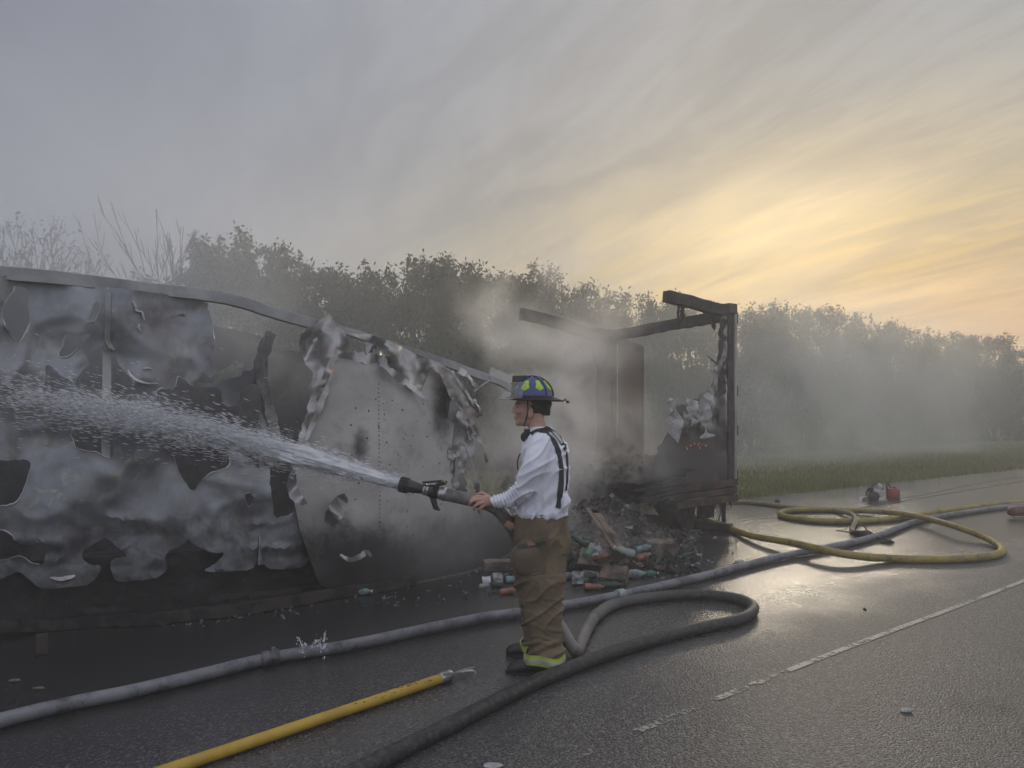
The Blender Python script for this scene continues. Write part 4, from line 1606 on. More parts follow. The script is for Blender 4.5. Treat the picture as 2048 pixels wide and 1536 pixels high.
rubble('charred_load', 'blackened remains of the cargo heaped on the rear floor', load, 420, .10, M['char'], 'rubble', rear(1.7, 1.2, .4))
mb = MB()
for k in range(6):
    mb.bar(rear(1.1 + random.uniform(-.1, .2), .05 + random.uniform(0, .06), .56 + k * .06 + random.uniform(-.02, .02)), rear(2.0 + random.uniform(-.25, .25), .12, .50 + k * .045 + random.uniform(-.04, .03)), .5, random.uniform(.02, .045))
tag(part('charred_pallets', mb, M['char'], base=rear(1.6, .2, .5), smooth=False), 'flat stack of charred boards at the broken end of the rear floor', 'boards', kind='stuff')


def heap(r):
    u = r.uniform(1100, 1400)
    y = r.uniform(7.2, 9.6)
    x = (u - U0) / F * y
    ctr = ((u - 1205) / 105) ** 2 + ((y - 8.5) / .9) ** 2
    hmax = .62 * math.exp(-ctr) + .03
    return Vector((x, y, r.uniform(0, hmax))), r.uniform(.5, 1.3)


rubble('debris_heap', 'smoking heap of charred cartons and wreckage that slid from the trailer', heap, 1500, .05, M['mixed'], 'rubble', (1.1, 8.3, 0))


def crumbs(r):
    u = r.uniform(330, 1480)
    t = (u - 330) / 1150
    v = r.uniform(1160 - 80 * t, 1260 - 110 * t)
    return G(u, v, .005), r.uniform(.1, .5)


rubble('ash_crumbs', 'scattered ash and burnt scraps on the wet road along the trailer', crumbs, 500, .045, pbr('ash', (.02, .02, .02), (.16, .15, .15), 6, .8), 'debris', (0, 6.5, 0))
# ------------------------------------------------------------------ firefighter
PY = 4.62
PX = PY / F      # metres per pixel at the firefighter


def B(u, v, dy=0.0):
    return P(u, v, PY + dy)


def BX(px):
    return Vector((px * PX, 0, 0))


def BZ(px):
    return Vector((0, 0, px * PX))


def BY(m_):
    return Vector((0, m_, 0))


def rings(lst):
    """(u, v, dy, half width px, half depth m[, tilt])"""
    return [(B(u, v, dy), BX(hx), BY(hy)) for u, v, dy, hx, hy in lst]


def capsule(mb, pts, rs, n=12):
    pts = catmull(pts, 4)
    k = len(pts)
    r_ = [np.interp(i / (k - 1) * (len(rs) - 1), range(len(rs)), rs) for i in range(k)]
    mb.tube(pts, r_, n)
    mb.ell(pts[0], (r_[0], 0, 0), (0, r_[0], 0), (0, 0, r_[0]), 10, 7)
    mb.ell(pts[-1], (r_[-1], 0, 0), (0, r_[-1], 0), (0, 0, r_[-1]), 10, 7)


M['skin'] = pbr('skin', (0.44, 0.25, 0.19), (0.52, 0.31, 0.24), 14, .55, bump=.12, bscale=120, spec=.4)
M['shirt'] = pbr('white_cotton', (0.70, 0.715, 0.79), (0.77, 0.785, 0.85), 4, .9, bump=.25, bscale=35, sheen=.2)
M['trousers'] = pbr('tan_turnout_cloth', (0.10, 0.073, 0.045), (0.18, 0.133, 0.083), 5, .88, bump=.45, bscale=55, thr=(.3, .72))
M['pocketcloth'] = pbr('tan_pocket_cloth', (0.080, 0.058, 0.039), (0.14, 0.104, 0.070), 7, .88, bump=.4, bscale=70, thr=(.3, .72))
M['black'] = pbr('black_rubber', (0.010, 0.010, 0.011), (0.022, 0.022, 0.023), 8, .5, bump=.2)
M['strap'] = pbr('black_webbing', (0.016, 0.016, 0.018), (0.03, 0.03, 0.032), 30, .8, bump=.4, bscale=150)
M['lime'] = pbr('lime_reflective_trim', (0.42, 0.52, 0.06), (0.30, 0.36, 0.07), 12, .5)
M['silver'] = pbr('silver_trim', (0.40, 0.41, 0.40), (0.25, 0.26, 0.25), 12, .4)
M['blue'] = pbr('blue_helmet_shell', (0.016, 0.042, 0.16), (0.024, 0.056, 0.20), 6, .33, coat=.3, spec=.5, bump=.06, bscale=60)
M['limepatch'] = pbr('lime_helmet_patch', (0.42, 0.60, 0.04), (0.35, 0.52, 0.04), 20, .4)
M['hair'] = pbr('short_dark_hair', (0.016, 0.013, 0.011), (0.03, 0.024, 0.02), 60, .7, bump=.6, bscale=200)
M['visor'] = clear_mat('clear_visor', (.75, .76, .70), .20, .10)

feet = G(1072, 1330)
person = MB()
# head in profile, looking left
person.ell(B(1064, 804), BX(31), BY(.076), BZ(30), 20, 13)
person.ell(B(1050, 822), BX(20), BY(.062), BZ(26), 18, 12)
person.ell(B(1049, 840), BX(16), BY(.050), BZ(13), 16, 10)
person.ell(B(1038, 846), BX(7.5), BY(.028), BZ(6.5), 12, 8)
person.ell(B(1035.5, 807), BX(6), BY(.047), BZ(3.5), 12, 8)
person.tube(catmull([B(1033, 809), B(1029.5, 816), B(1026.5, 822.5)], 4), [.009, .010, .011, .012, .0125, .013, .0135, .013, .012], 9)
person.ell(B(1028.5, 824), BX(4.6), BY(.017), BZ(3.2), 12, 8)
person.ell(B(1031, 833.5), BX(3.8), BY(.024), BZ(2.3), 12, 8)
person.ell(B(1032, 838), BX(3.8), BY(.022), BZ(2.3), 12, 8)
person.ell(B(1040, 822, -.045), BX(8), BY(.02), BZ(7), 12, 8)      # cheeks
person.ell(B(1040, 822, .045), BX(8), BY(.02), BZ(7), 12, 8)
for s in (-1, 1):                                                   # ears
    person.ell(B(1061, 825, .074 * s), BX(6), BY(.012), BZ(10), 12, 8)
    person.ell(B(1060, 832, .072 * s), BX(4), BY(.010), BZ(4.5), 10, 6)
capsule(person, [B(1070, 826), B(1073, 848), B(1079, 872)], [.060, .058, .066])
# trunk and limbs under the clothes
person.loft(rings([(1080, 868, 0, 24, .09), (1087, 890, 0, 38, .17), (1090, 930, 0, 40, .18), (1087, 980, 0, 38, .165), (1084, 1030, 0, 42, .165), (1083, 1080, 0, 44, .17), (1082, 1105, 0, 36, .15)]), 20)
capsule(person, [B(1078, 895, -.20), B(1060, 940, -.235), B(1043, 986, -.19)], [.050, .044, .038])
capsule(person, [B(1043, 988, -.19), B(1018, 1000, -.10), B(985, 1003, -.05)], [.038, .034, .026])
capsule(person, [B(1092, 895, .20), B(1100, 945, .25), B(1086, 985, .24)], [.050, .044, .038])
capsule(person, [B(1086, 987, .24), B(1058, 1012, .18), B(1032, 1036, .13)], [.038, .034, .028])
capsule(person, [B(1081, 1090, -.09), B(1085, 1170, -.10), B(1090, 1235, -.10), B(1093, 1310, -.10)], [.085, .062, .055, .045])
capsule(person, [B(1078, 1090, .10), B(1068, 1170, .14), B(1070, 1235, .18), B(1070, 1290, .22)], [.085, .062, .055, .045])
# left hand closed over the hose
person.ell(B(975, 1002, -.062), BX(14), BY(.020), BZ(11), 14, 9)
person.ell(B(985, 1003, -.052), BX(10), BY(.022), BZ(9), 12, 8)
fing = [[(966, 994, -.060), (955, 993, -.064), (945, 997, -.060), (941, 1001, -.052)],
        [(965, 999, -.068), (952, 1000, -.076), (943, 1004, -.074), (939, 1009, -.064)],
        [(966, 1005, -.070), (954, 1009, -.078), (948, 1015, -.072), (949, 1020, -.056)],
        [(970, 1010, -.066), (961, 1016, -.070), (957, 1021, -.060), (960, 1025, -.045)]]
for i, f_ in enumerate(fing):
    capsule(person, [B(*q) for q in f_], [.0125 - .001 * (i == 3), .0115, .0105, .009], 9)
capsule(person, [B(978, 996, -.05), B(969, 988, -.03), B(960, 987, -.008), B(953, 990, .004)], [.015, .0135, .012, .010], 9)
# right hand under the hose
person.ell(B(1026, 1042, .115), BX(12), BY(.022), BZ(11), 12, 8)
for i in range(4):
    capsule(person, [B(1020 + i * 4, 1046 + i * 3, .11), B(1012 + i * 5, 1053 + i * 3, .07), B(1010 + i * 5, 1049 + i * 3, .03), B(1015 + i * 5, 1042 + i * 3, .01)], [.0115, .011, .010, .009], 8)
capsule(person, [B(1028, 1034, .11), B(1020, 1032, .07), B(1012, 1034, .04)], [.014, .012, .010], 8)
root = thing('person', 'firefighter in blue helmet, white long sleeved shirt and tan trousers aiming a hose nozzle', 'person', (feet.x, feet.y, 0))
body = fused('body', person, M['skin'], root, .0045, 3)

# shirt
sh = MB()
sh.loft(rings([(1079, 853, 0, 20, .075), (1081, 862, 0, 27, .105), (1086, 874, 0, 39, .165), (1089, 892, 0, 47, .215), (1091, 930, 0, 47, .222), (1090, 970, 0, 47, .205), (1085, 1000, 0, 51, .195), (1083, 1022, 0, 54, .197), (1083, 1030, 0, 52, .185)]), 26, 2.3)
capsule(sh, [B(1081, 893, -.175), B(1067, 930, -.235), B(1048, 978, -.205)], [.083, .073, .060])
capsule(sh, [B(1048, 980, -.205), B(1022, 998, -.12), B(994, 1003, -.062)], [.060, .050, .038])
capsule(sh, [B(1094, 893, .175), B(1102, 945, .24), B(1090, 985, .24)], [.08, .07, .06])
capsule(sh, [B(1090, 987, .24), B(1062, 1012, .18), B(1040, 1030, .14)], [.058, .05, .04])
sh.loft([(B(1122, 985, -.06), BX(14), BY(.12)), (B(1124, 1010, -.06), BX(13), BY(.11)), (B(1126, 1030, -.07), BX(9), BY(.07))], 14)


def wr_shirt(p):
    u = U0 + p.x / p.y * F
    v = V0 - (p.z - CAMH) / p.y * F
    w = .009 * fbm(p.x * 9, p.z * 5, p.y * 6) + .012 * (ridge((u * .8 + v * .9) / 30, (v - u) / 90, 2) - .25)
    d = (Vector((u, v)) - Vector((1083, 960)))
    w += .006 * math.sin((d.x * .9 + d.y * 1.25) / 7.5 + 3 * fbm(p.x * 5, p.z * 5, 1)) * max(0, fbm(p.x * 4, p.z * 4, 9) + .25)
    if u < 1035 and v > 950:
        w += .0055 * math.sin(u * .95 - v * .35)
    if v > 990:
        w += .016 * fbm(u / 9, v / 30, 4) * (v - 990) / 40
    return w


shirt = fused('shirt', sh, M['shirt'], root, .006, 5, wr_shirt)

# turnout trousers
tr_ = MB()
tr_.loft(rings([(1084, 1022, 0, 49, .178), (1084, 1040, 0, 53, .19), (1083, 1075, 0, 55, .205), (1081, 1105, 0, 54, .205), (1080, 1122, 0, 50, .19)]), 24, 2.4)
tr_.loft(rings([(1081, 1095, -.09, 51, .115), (1079, 1135, -.10, 52, .120), (1082, 1160, -.10, 46, .12), (1086, 1185, -.10, 39, .115), (1090, 1235, -.10, 37, .105), (1092, 1275, -.10, 34, .10), (1091, 1306, -.10, 35, .105), (1090, 1317, -.10, 34, .10)]), 22, 2.3)
tr_.loft(rings([(1078, 1095, .10, 50, .115), (1072, 1140, .12, 47, .115), (1070, 1175, .14, 40, .11), (1074, 1230, .18, 34, .10), (1076, 1270, .21, 31, .095), (1074, 1296, .23, 32, .10)]), 22, 2.3)
tr_.ell(B(1052, 1118, -.19), BX(30), BY(.055), BZ(34), 16, 10)      # filled cargo pocket


def wr_tr(p):
    u = U0 + p.x / p.y * F
    v = V0 - (p.z - CAMH) / p.y * F
    w = .018 * fbm(p.x * 6, p.z * 3.5, p.y * 5)
    if v > 1150:
        w += .017 * (ridge((v + (u - 1085) * .5) / 34, (u - v * .2) / 70, 3) - .25) + .006 * (ridge((v - (u - 1085) * .4) / 17, u / 40, 8) - .25)
    if v > 1280:
        w += .008 * math.sin(v / 3.3 + u * .12)
    if 1030 < v < 1110 and u > 1095:
        w += .016 * (ridge((u * 1.1 + v * .5) / 26, v / 60, 5) - .2)
    return w


trous = fused('trousers', tr_, M['trousers'], root, .006, 4, wr_tr)
tb, sb, bb = bvh_of(trous), bvh_of(shirt), bvh_of(body)


def patch(poly, bvh, off, seed=1, spacing=5, amp=.5, thick=.006):
    def pl(u, v):
        p, nr = hit(bvh, u, v)
        if p is None:
            c = Vector((sum(a for a, _ in poly) / len(poly), sum(b for _, b in poly) / len(poly)))
            q = Vector((u, v))
            for k in range(12):
                q = q.lerp(c, .12)
                p, nr = hit(bvh, q.x, q.y)
                if p is not None:
                    break
            return B(u, v, (p.y if p else PY) - PY - off)
        return p + nr * off
    return sheet(poly, [], pl, spacing, thick, 6, amp, seed)


part('pocket', patch([(1033, 1094), (1060, 1088), (1092, 1081), (1093, 1112), (1091, 1148), (1062, 1152), (1036, 1142), (1030, 1118)], tb, .008), M['pocketcloth'], root)
part('pocket_opening', patch([(1036, 1094), (1050, 1090), (1070, 1086), (1091, 1081), (1090, 1088), (1072, 1093), (1050, 1097), (1036, 1098)], tb, .016, thick=.004), M['black'], root)
part('glove', patch([(1052, 1088), (1058, 1085), (1068, 1083), (1069, 1091), (1056, 1095)], tb, .022, thick=.01), pbr('rust_glove', (.16, .08, .06), (.2, .11, .09), 9, .8), root, label='reddish glove tucked in the pocket')
part('pocket_flap', patch([(1052, 1068), (1098, 1058), (1096, 1076), (1034, 1092), (1034, 1082)], tb, .007), M['pocketcloth'], root)
part('waist_band', patch([(1052, 1022), (1075, 1029), (1100, 1023), (1122, 1014), (1122, 1027), (1100, 1031), (1055, 1033)], tb, .010), M['strap'], root)
for z in ((1112, 1060), (1112, 1150)):
    pass
# reflective cuffs
def cuff(name, m, v0, v1, dy, u, hx, hy, skew):
    mb = MB()
    r_ = []
    for k, t in enumerate((0, .5, 1)):
        v = v0 + (v1 - v0) * t
        r_.append((B(u, v, dy), BX(hx), BY(hy)))
    n_ = 28
    vs, fs = [], []
    for lay in (0, .010):
        for c, ax, ay in r_:
            for k in range(n_):
                a = 2 * math.pi * k / n_
                q = c + ax * (1 + lay * 8) * math.cos(a) + ay * (1 + lay * 8) * math.sin(a)
                q.z += -.022 * math.sin(a * 1.0 + .4) * 0 + skew * math.cos(a) + .010 * math.sin(a * 3 + 1)
                vs.append(q)
    m3 = 3 * n_
    for i in range(2):
        for k in range(n_):
            k2 = (k + 1) % n_
            fs.append((i * n_ + k, i * n_ + k2, i * n_ + n_ + k2, i * n_ + n_ + k))
            fs.append((m3 + i * n_ + k, m3 + i * n_ + n_ + k, m3 + i * n_ + n_ + k2, m3 + i * n_ + k2))
    for k in range(n_):
        k2 = (k + 1) % n_
        fs.append((k, m3 + k, m3 + k2, k2))
        fs.append((2 * n_ + k, 2 * n_ + k2, m3 + 2 * n_ + k2, m3 + 2 * n_ + k))
    mb.add(vs, fs)
    part(name, mb, m, root)


cuff('reflective_cuff', M['lime'], 1304, 1323, -.10, 1089, 36.5, .112, -.005)
cuff('reflective_stripe', M['silver'], 1311, 1317, -.10, 1089, 38.5, .120, -.005)
cuff('reflective_cuff', M['lime'], 1284, 1298, .23, 1074, 33.5, .106, -.005)

# suspenders following the shirt
def strap(pix, w, name='suspender', off=.006, m=None, dense=5):
    pth, nn = [], []
    for q in catmull([(u, v, 0) for u, v in pix], dense):
        p, nr = hit(sb, q.x, q.y)
        if p is not None:
            pth.append(p + nr * off)
            nn.append(nr)
    if len(pth) < 3:
        return
    for _ in range(2):
        pth = [pth[0]] + [(pth[i - 1] + pth[i] * 2 + pth[i + 1]) / 4 for i in range(1, len(pth) - 1)] + [pth[-1]]
    mb = MB()
    mb.ribbon(pth, w, .005, lambda i: nn[i])
    part(name, mb, m or M['strap'], root)


strap([(1062, 868), (1078, 861), (1092, 866), (1105, 880), (1115, 900), (1121, 930), (1122, 960), (1119, 990), (1115, 1016)], .036)
strap([(1090, 856), (1105, 864), (1120, 878), (1130, 900)], .04)
strap([(1105, 866), (1114, 876), (1122, 888)], .03, 'suspender_patch', .012, pbr('white_tag', (.5, .5, .5), (.3, .3, .3), 60, .7))
strap([(1132, 905), (1134, 940), (1131, 980)], .02)
# strap details: brass hook at the back of the trousers, radio mic on the chest
mb = MB()
mb.box(B(1054, 868, -.10), BX(6), BY(.018), BZ(10))
mb.ell(B(1047, 874, -.09), BX(6), BY(.02), BZ(9), 10, 7)
part('chest_clip', mb, M['black'], root, bevel=.004)
mb = MB()
mb.tube(catmull([B(1044, 905, -.06), B(1038, 912, -.06), B(1035, 925, -.05), B(1036, 940, -.04)], 4), .005, 6)
part('cord', mb, M['strap'], root)
# boots
def boot(u, vb, dy, L):
    """u: ankle centre, vb: sole line"""
    mb = MB()
    s = (PY + dy) / PY
    c = lambda du, dv: P(u + du, vb - dv, PY + dy)
    mb.loft([(c(-L * .62, 14), BX(2), BY(.02)), ], 8) if False else None
    sec = []
    for du, h, w in ((-76, 6, .022), (-72, 13, .042), (-60, 18, .052), (-42, 21, .054), (-24, 28, .050), (-6, 36, .048), (14, 40, .048), (28, 38, .042), (34, 24, .032)):
        b = c(du, 0)
        sec.append((b + BZ(h / 2 + 2), BY(w), BZ(h / 2)))
    mb.loft(sec, 18, 2.6)
    mb.tube([c(6, 22), c(4, 52)], [.062, .060], 14)
    o = part('boot', mb, M['black'], root)
    so = MB()
    n_ = 20
    vs = []
    for zz in (.0, .022):
        for k in range(n_):
            a = 2 * math.pi * k / n_
            w = .056 - .010 * math.cos(a - 0)
            q = c(-21, 0) + BX(58 * math.cos(a)) + BY(w * math.sin(a))
            vs.append(Vector((q.x, q.y, zz)))
    so.add(vs, [tuple(range(n_))[::-1], tuple(n_ + k for k in range(n_))] + [(k, (k + 1) % n_, n_ + (k + 1) % n_, n_ + k) for k in range(n_)])
    part('sole', so, M['black'], o)


v_near = V0 + CAMH * F / (PY - .10)
v_far = V0 + CAMH * F / (PY + .23)
boot(1091, v_near - 2, -.10, 1)
boot(1088, v_far - 2, .23, 1)

# helmet
hc = B(1064, 792)
hm = thing('helmet', None, None, (0, 0, 0))
hm.parent = root
hm.location = Vector((hc.x, hc.y, hc.z)) - Vector(root.location)


def dome_pt(a, e, k=1.0):
    """a: azimuth (0 = front, to the left), e: elevation"""
    ce = math.cos(e)
    return hc + BX(-41 * k * math.cos(a) * ce) + BY(-.112 * k * math.sin(a) * ce) + BZ(38 * k * math.sin(e))


def dome(e0, e1, k, a0=0, a1=2 * math.pi, n=36, m=10):
    mb = MB()
    vs, fs = [], []
    for i in range(m + 1):
        for j in range(n + 1):
            vs.append(dome_pt(a0 + (a1 - a0) * j / n, e0 + (e1 - e0) * i / m, k))
    for i in range(m):
        for j in range(n):
            q = i * (n + 1) + j
            fs.append((q, q + 1, q + n + 2, q + n + 1))
    mb.add(vs, fs)
    return mb


shell = dome(-.12, math.pi / 2, 1.0)
part('shell', shell, M['blue'], hm)
# crown ridges
for a in [math.pi * k / 4 + math.pi / 8 * 0 for k in range(8)]:
    mb = MB()
    mb.ribbon([dome_pt(a, -.05 + (math.pi / 2 + .03) * k / 12, 1.015) for k in range(13)], .014, .010, lambda i, a=a: dome_pt(a, -.05 + 1.6 * i / 12) - hc)
    part('ridge', mb, M['blue'], hm)
mb = MB()
mb.ribbon([dome_pt(math.pi * (0 if k < 13 else 1), (.2 + 1.37 * k / 12) if k < 13 else (.0 + (1.57) * (25 - k) / 12), 1.02) for k in range(2, 26)], .030, .014, lambda i: Vector((0, 0, 1)) if 8 < i < 14 else (Vector((-1, 0, .4)) if i <= 8 else Vector((1, 0, .4))))
part('comb', mb, M['black'], hm)
# lime reflective tetrahedrons round the crown
for a in [math.pi / 8 + math.pi / 4 * k for k in range(8)]:
    w0, w1 = .225, .15
    quad = [(a - .16, .30), (a, .22), (a + .16, .30) if False else (a + w0, .42), (a + w1, .86), (a - w1, .86), (a - w0, .42)]
    mb = MB()
    ring = [dome_pt(x, y, 1.022) for x, y in [(a - w0, .40), (a, .26), (a + w0, .40), (a + w1, .88), (a, .92), (a - w1, .88)]]
    ctr = dome_pt(a, .58, 1.03)
    inn = [dome_pt(x, y, 1.0) for x, y in [(a - w0, .40), (a, .26), (a + w0, .40), (a + w1, .88), (a, .92), (a - w1, .88)]]
    mb.add([ctr] + ring + inn, [(0, 1 + k, 1 + (k + 1) % 6) for k in range(6)] + [(1 + k, 7 + k, 7 + (k + 1) % 6, 1 + (k + 1) % 6) for k in range(6)])
    part('reflective_patch', mb, M['limepatch'], hm, smooth=False)
# brim, long at the back and dipping
def brim_pt(a, t, z):
    fx = 41 + t * (14 + (9 if math.cos(a) < 0 else -3) * abs(math.cos(a)) ** 1.5 * 1.0)
    drop = t * (1 + 6 * max(0, -math.cos(a)) ** 2 + 5 * math.sin(a) ** 2)
    return hc + BX(-fx * math.cos(a)) + BY(-(.112 + t * .052) * math.sin(a)) + BZ(-2 - drop + z)


mb = MB()
n_, vs, fs = 48, [], []
loops_ = [(0.0, 2), (.5, .5), (1.0, 0), (1.0, -2.5), (.5, -2.5), (0, -1)]
for t, z in loops_:
    for k in range(n_):
        vs.append(brim_pt(2 * math.pi * k / n_, t, z))
for i in range(len(loops_)):
    i2 = (i + 1) % len(loops_)
    for k in range(n_):
        fs.append((i * n_ + k, i * n_ + (k + 1) % n_, i2 * n_ + (k + 1) % n_, i2 * n_ + k))
mb.add(vs, fs)
part('brim', mb, pbr('black_brim', (.006, .006, .007), None, rough=.55, spec=.25), hm)
# leather front shield and its holder
mb = MB()
mb.hexa([hc + BX(-42) + BY(-.055) + BZ(2), hc + BX(-42) + BY(.055) + BZ(2), hc + BX(-39) + BY(.055) + BZ(2), hc + BX(-39) + BY(-.055) + BZ(2),
         hc + BX(-39) + BY(-.045) + BZ(40), hc + BX(-39) + BY(.045) + BZ(40), hc + BX(-10) + BY(.04) + BZ(41), hc + BX(-10) + BY(-.04) + BZ(41)])
part('front_shield', mb, M['black'], hm, bevel=.006, smooth=False)
# flipped-up clear visor
mb = MB()
n_, vs = 16, []
for z in range(5):
    t = z / 4
    for k in range(n_ + 1):
        a = -1.25 + 2.5 * k / n_
        rx = 44 + 24 * (1 - t) * .95
        q = hc + BX(-(rx * math.cos(a)) - (0)) + BY(-(.135) * math.sin(a)) + BZ(-6 + 31 * t)
        vs.append(q)
mb.add(vs, [(z * (n_ + 1) + k, z * (n_ + 1) + k + 1, (z + 1) * (n_ + 1) + k + 1, (z + 1) * (n_ + 1) + k) for z in range(4) for k in range(n_)])
part('visor', mb, M['visor'], hm)
for zz, rr in ((-6, 68), (25, 44)):
    mb = MB()
    mb.tube([hc + BX(-(rr * math.cos(a))) + BY(-.135 * math.sin(a)) + BZ(zz) for a in [-1.25 + 2.5 * k / 16 for k in range(17)]], .0035, 5)
    part('visor_edge', mb, pbr('visor_rim', (.45, .45, .38), (.3, .3, .26), 8, .3), hm)
# knot of wire on the brim tip
mb = MB()
tipp = brim_pt(math.pi, 1, -1)
for k in range(3):
    mb.tube(catmull([tipp + BX(-2), tipp + BX(3) + BZ(2 + k), tipp + BX(6) + BZ(-1 - k * 1.5), tipp + BX(9 + k) + BZ(1.5 - 2 * k)], 3), .003, 5)
part('brim_ring', mb, M['strap'], hm)
# neck guard and hair
mb = MB()
mb.loft([(B(1072, 797), BX(30), BY(.083)), (B(1077, 808), BX(27), BY(.086)), (B(1081, 818), BX(20), BY(.080)), (B(1086, 826), BX(15), BY(.062)), (B(1092, 831), BX(8), BY(.035))], 20)
part('neck_guard', mb, M['strap'], hm)
mb = MB()
mb.ell(B(1070, 812), BX(26), BY(.0785), BZ(22), 18, 12)
part('hair', mb, M['hair'], root)
for s in (-1, 1):
    mb = MB()
    mb.ribbon([B(1055, 800, .082 * s), B(1056, 820, .080 * s), B(1053, 838, .066 * s), B(1047, 852, .03 * s)], .008, .003, BY(-s))
    part('chin_strap', mb, M['strap'], hm)
    mb = MB()
    mb.ell(B(1037.5, 814.5, .034 * s), BX(3.2), BY(.008), BZ(2.2), 10, 7)
    part('eye', mb, pbr('dark_eye', (.02, .015, .012), None, rough=.2), root)
    mb = MB()
    mb.tube([B(1032.5, 809.5, .020 * s), B(1035, 807, .036 * s), B(1040, 808, .052 * s)], .0035, 6)
    part('eyebrow', mb, M['hair'], root)
# ------------------------------------------------------------------ hoses
def hose_mat(name, c1, c2, grime, fade=False):
    m = bpy.data.materials.new(name)
    m.use_nodes = True
    g = N(m.node_tree)
    b = g.n('ShaderNodeBsdfPrincipled')
    o = g.n('ShaderNodeOutputMaterial')
    g.put(o.inputs[0], b.outputs[0])
    pos = g.n('ShaderNodeNewGeometry').outputs['Position']
    n1 = g.noise(pos, 5, 6, .65, .5)
    n2 = g.noise(pos, 30, 5, .7)
    col = g.mix(g.sstep(n1, .35, .65), c1, c2)
    col = g.mix(g.m('MULTIPLY', g.sstep(g.m('ADD', g.m('MULTIPLY', n1, .5), g.m('MULTIPLY', n2, .5)), .50, .62), .8), col, grime)
    if fade:
        at = g.n('ShaderNodeAttribute', attribute_name='soot').outputs['Fac']
        dark = g.mix(g.sstep(n2, .42, .66), (.016, .016, .017), (.06, .058, .056))
        col = g.mix(at, col, dark)
    g.put(b.inputs['Base Color'], col)
    b.inputs['Roughness'].default_value = .55
    w = g.n('ShaderNodeTexNoise')
    w.inputs['Scale'].default_value = 160
    g.put(w.inputs['Vector'], pos)
    bn = g.n('ShaderNodeBump')
    bn.inputs['Strength'].default_value = .5
    bn.inputs['Distance'].default_value = .004
    g.put(bn.inputs['Height'], g.m('ADD', w.outputs[0], n2))
    g.put(b.inputs['Normal'], bn.outputs[0])
    return m


M['greyhose'] = hose_mat('grey_woven_hose', (.19, .19, .205), (.125, .125, .137), (.035, .035, .036))
M['blackhose'] = hose_mat('black_woven_hose', (.024, .024, .025), (.055, .053, .052), (.014, .014, .014))
M['tanhose'] = hose_mat('grimy_tan_hose', (.19, .18, .165), (.13, .125, .12), (.05, .048, .046))
M['yellowhose'] = hose_mat('yellow_woven_hose', (.30, .23, .045), (.22, .165, .04), (.07, .055, .03))
M['steel'] = pbr('worn_steel', (.45, .45, .45), (.28, .28, .28), 14, .32, .9, bump=.15)
M['blackmetal'] = pbr('black_anodised', (.012, .012, .013), (.03, .03, .032), 10, .38, .3, bump=.15)
HR = .046


def hose_pts(pix, r=HR, lift=None, sub=8):
    """pixels -> a hose resting on the road; lift gives extra height for points that ride over something"""
    out = []
    for i, (u, v) in enumerate(pix):
        z = r + (lift.get(i, 0) if lift else 0)
        out.append(G(u, v, z))
    return catmull(out, sub)


def hose_part(name, pts, r, m, parent, n=14, flat=.93):
    mb = MB()
    k = len(pts)
    mb.tube(pts, [r * (1 + .03 * fbm(i * .35, r * 100)) for i in range(k)], n, True, flat)
    return part(name, mb, m, parent)


def collar(name, p, d, r, L, m, parent, lugs=True):
    d = d.normalized()
    mb = MB()
    mb.lathe(p - d * L / 2, p + d * L / 2, [(0, r * .9), (.08, r), (.42, r), (.46, r * .9), (.54, r * .9), (.58, r), (.92, r), (1, r * .9)], 16)
    if lugs:
        s = d.orthogonal().normalized()
        for k in range(3):
            q = s.copy()
            q.rotate(__import__('mathutils').Quaternion(d, 2.1 * k + .4))
            mb.box(p + d * L * .25 + q * r, d * .012, q * .012, d.cross(q) * .012)
    return part(name, mb, m, parent)


# big grey supply hose along the trailer
pix = [(-900, 1720), (-420, 1568), (-120, 1478), (0, 1441), (130, 1409), (260, 1383), (400, 1350), (540, 1316), (700, 1290), (850, 1258), (960, 1236), (1060, 1222), (1150, 1207), (1240, 1190), (1340, 1168), (1440, 1144), (1540, 1118),
       (1640, 1098), (1720, 1081), (1770, 1066), (1810, 1050), (1850, 1038), (1920, 1026), (1990, 1016), (2060, 1009), (2200, 1000)]
hp = hose_pts(pix, HR - .002)
h1 = thing('supply_hose', 'long grey fire hose running along the trailer, past the firefighter, to the right edge', 'hose', (hp[56].x, hp[56].y, 0))
hose_part('hose', hp, HR - .004, M['greyhose'], h1)
j = 7 * 8
collar('coupling', hp[j], hp[j + 1] - hp[j - 1], HR + .007, .11, pbr('dull_coupling', (.13, .13, .135), (.07, .07, .07), 12, .45, .5), h1)
j2 = 13 * 8
mb = MB()
mb.lathe(hp[j2] - (hp[j2 + 1] - hp[j2]).normalized() * .04, hp[j2] + (hp[j2 + 1] - hp[j2]).normalized() * .04, [(0, HR + .006), (1, HR + .006)], 16)
part('tape_band', mb, pbr('pale_blue_tape', (.26, .33, .34), (.16, .2, .21), 20, .4), h1)

# the hose in the firefighter's hands: nozzle, then round his back and over the road
nz_tip, nz_end = P(800, 968, PY + .06), P(893, 989, PY + .02)
axis = (nz_end - nz_tip).normalized()
tail = [P(893, 989, PY + .02), P(930, 997, PY), P(968, 1006, PY - .01), P(995, 1019, PY + .01), P(1014, 1040, PY + .06), P(1030, 1066, PY + .22), P(1052, 1120, PY + .40), P(1085, 1190, PY + .46),
        P(1120, 1252, PY + .40)]
gp = [(1150, 1300), (1162, 1282), (1175, 1255), (1195, 1228), (1230, 1208), (1290, 1196), (1360, 1190), (1430, 1191), (1480, 1199), (1506, 1213), (1500, 1228), (1470, 1241), (1400, 1256), (1320, 1276), (1240, 1300), (1160, 1328), (1080, 1360),
      (1000, 1398), (900, 1450), (800, 1500), (700, 1550), (560, 1625), (380, 1730), (120, 1900)]
lp = catmull(tail + [G(u, v, HR) for u, v in gp], 8)
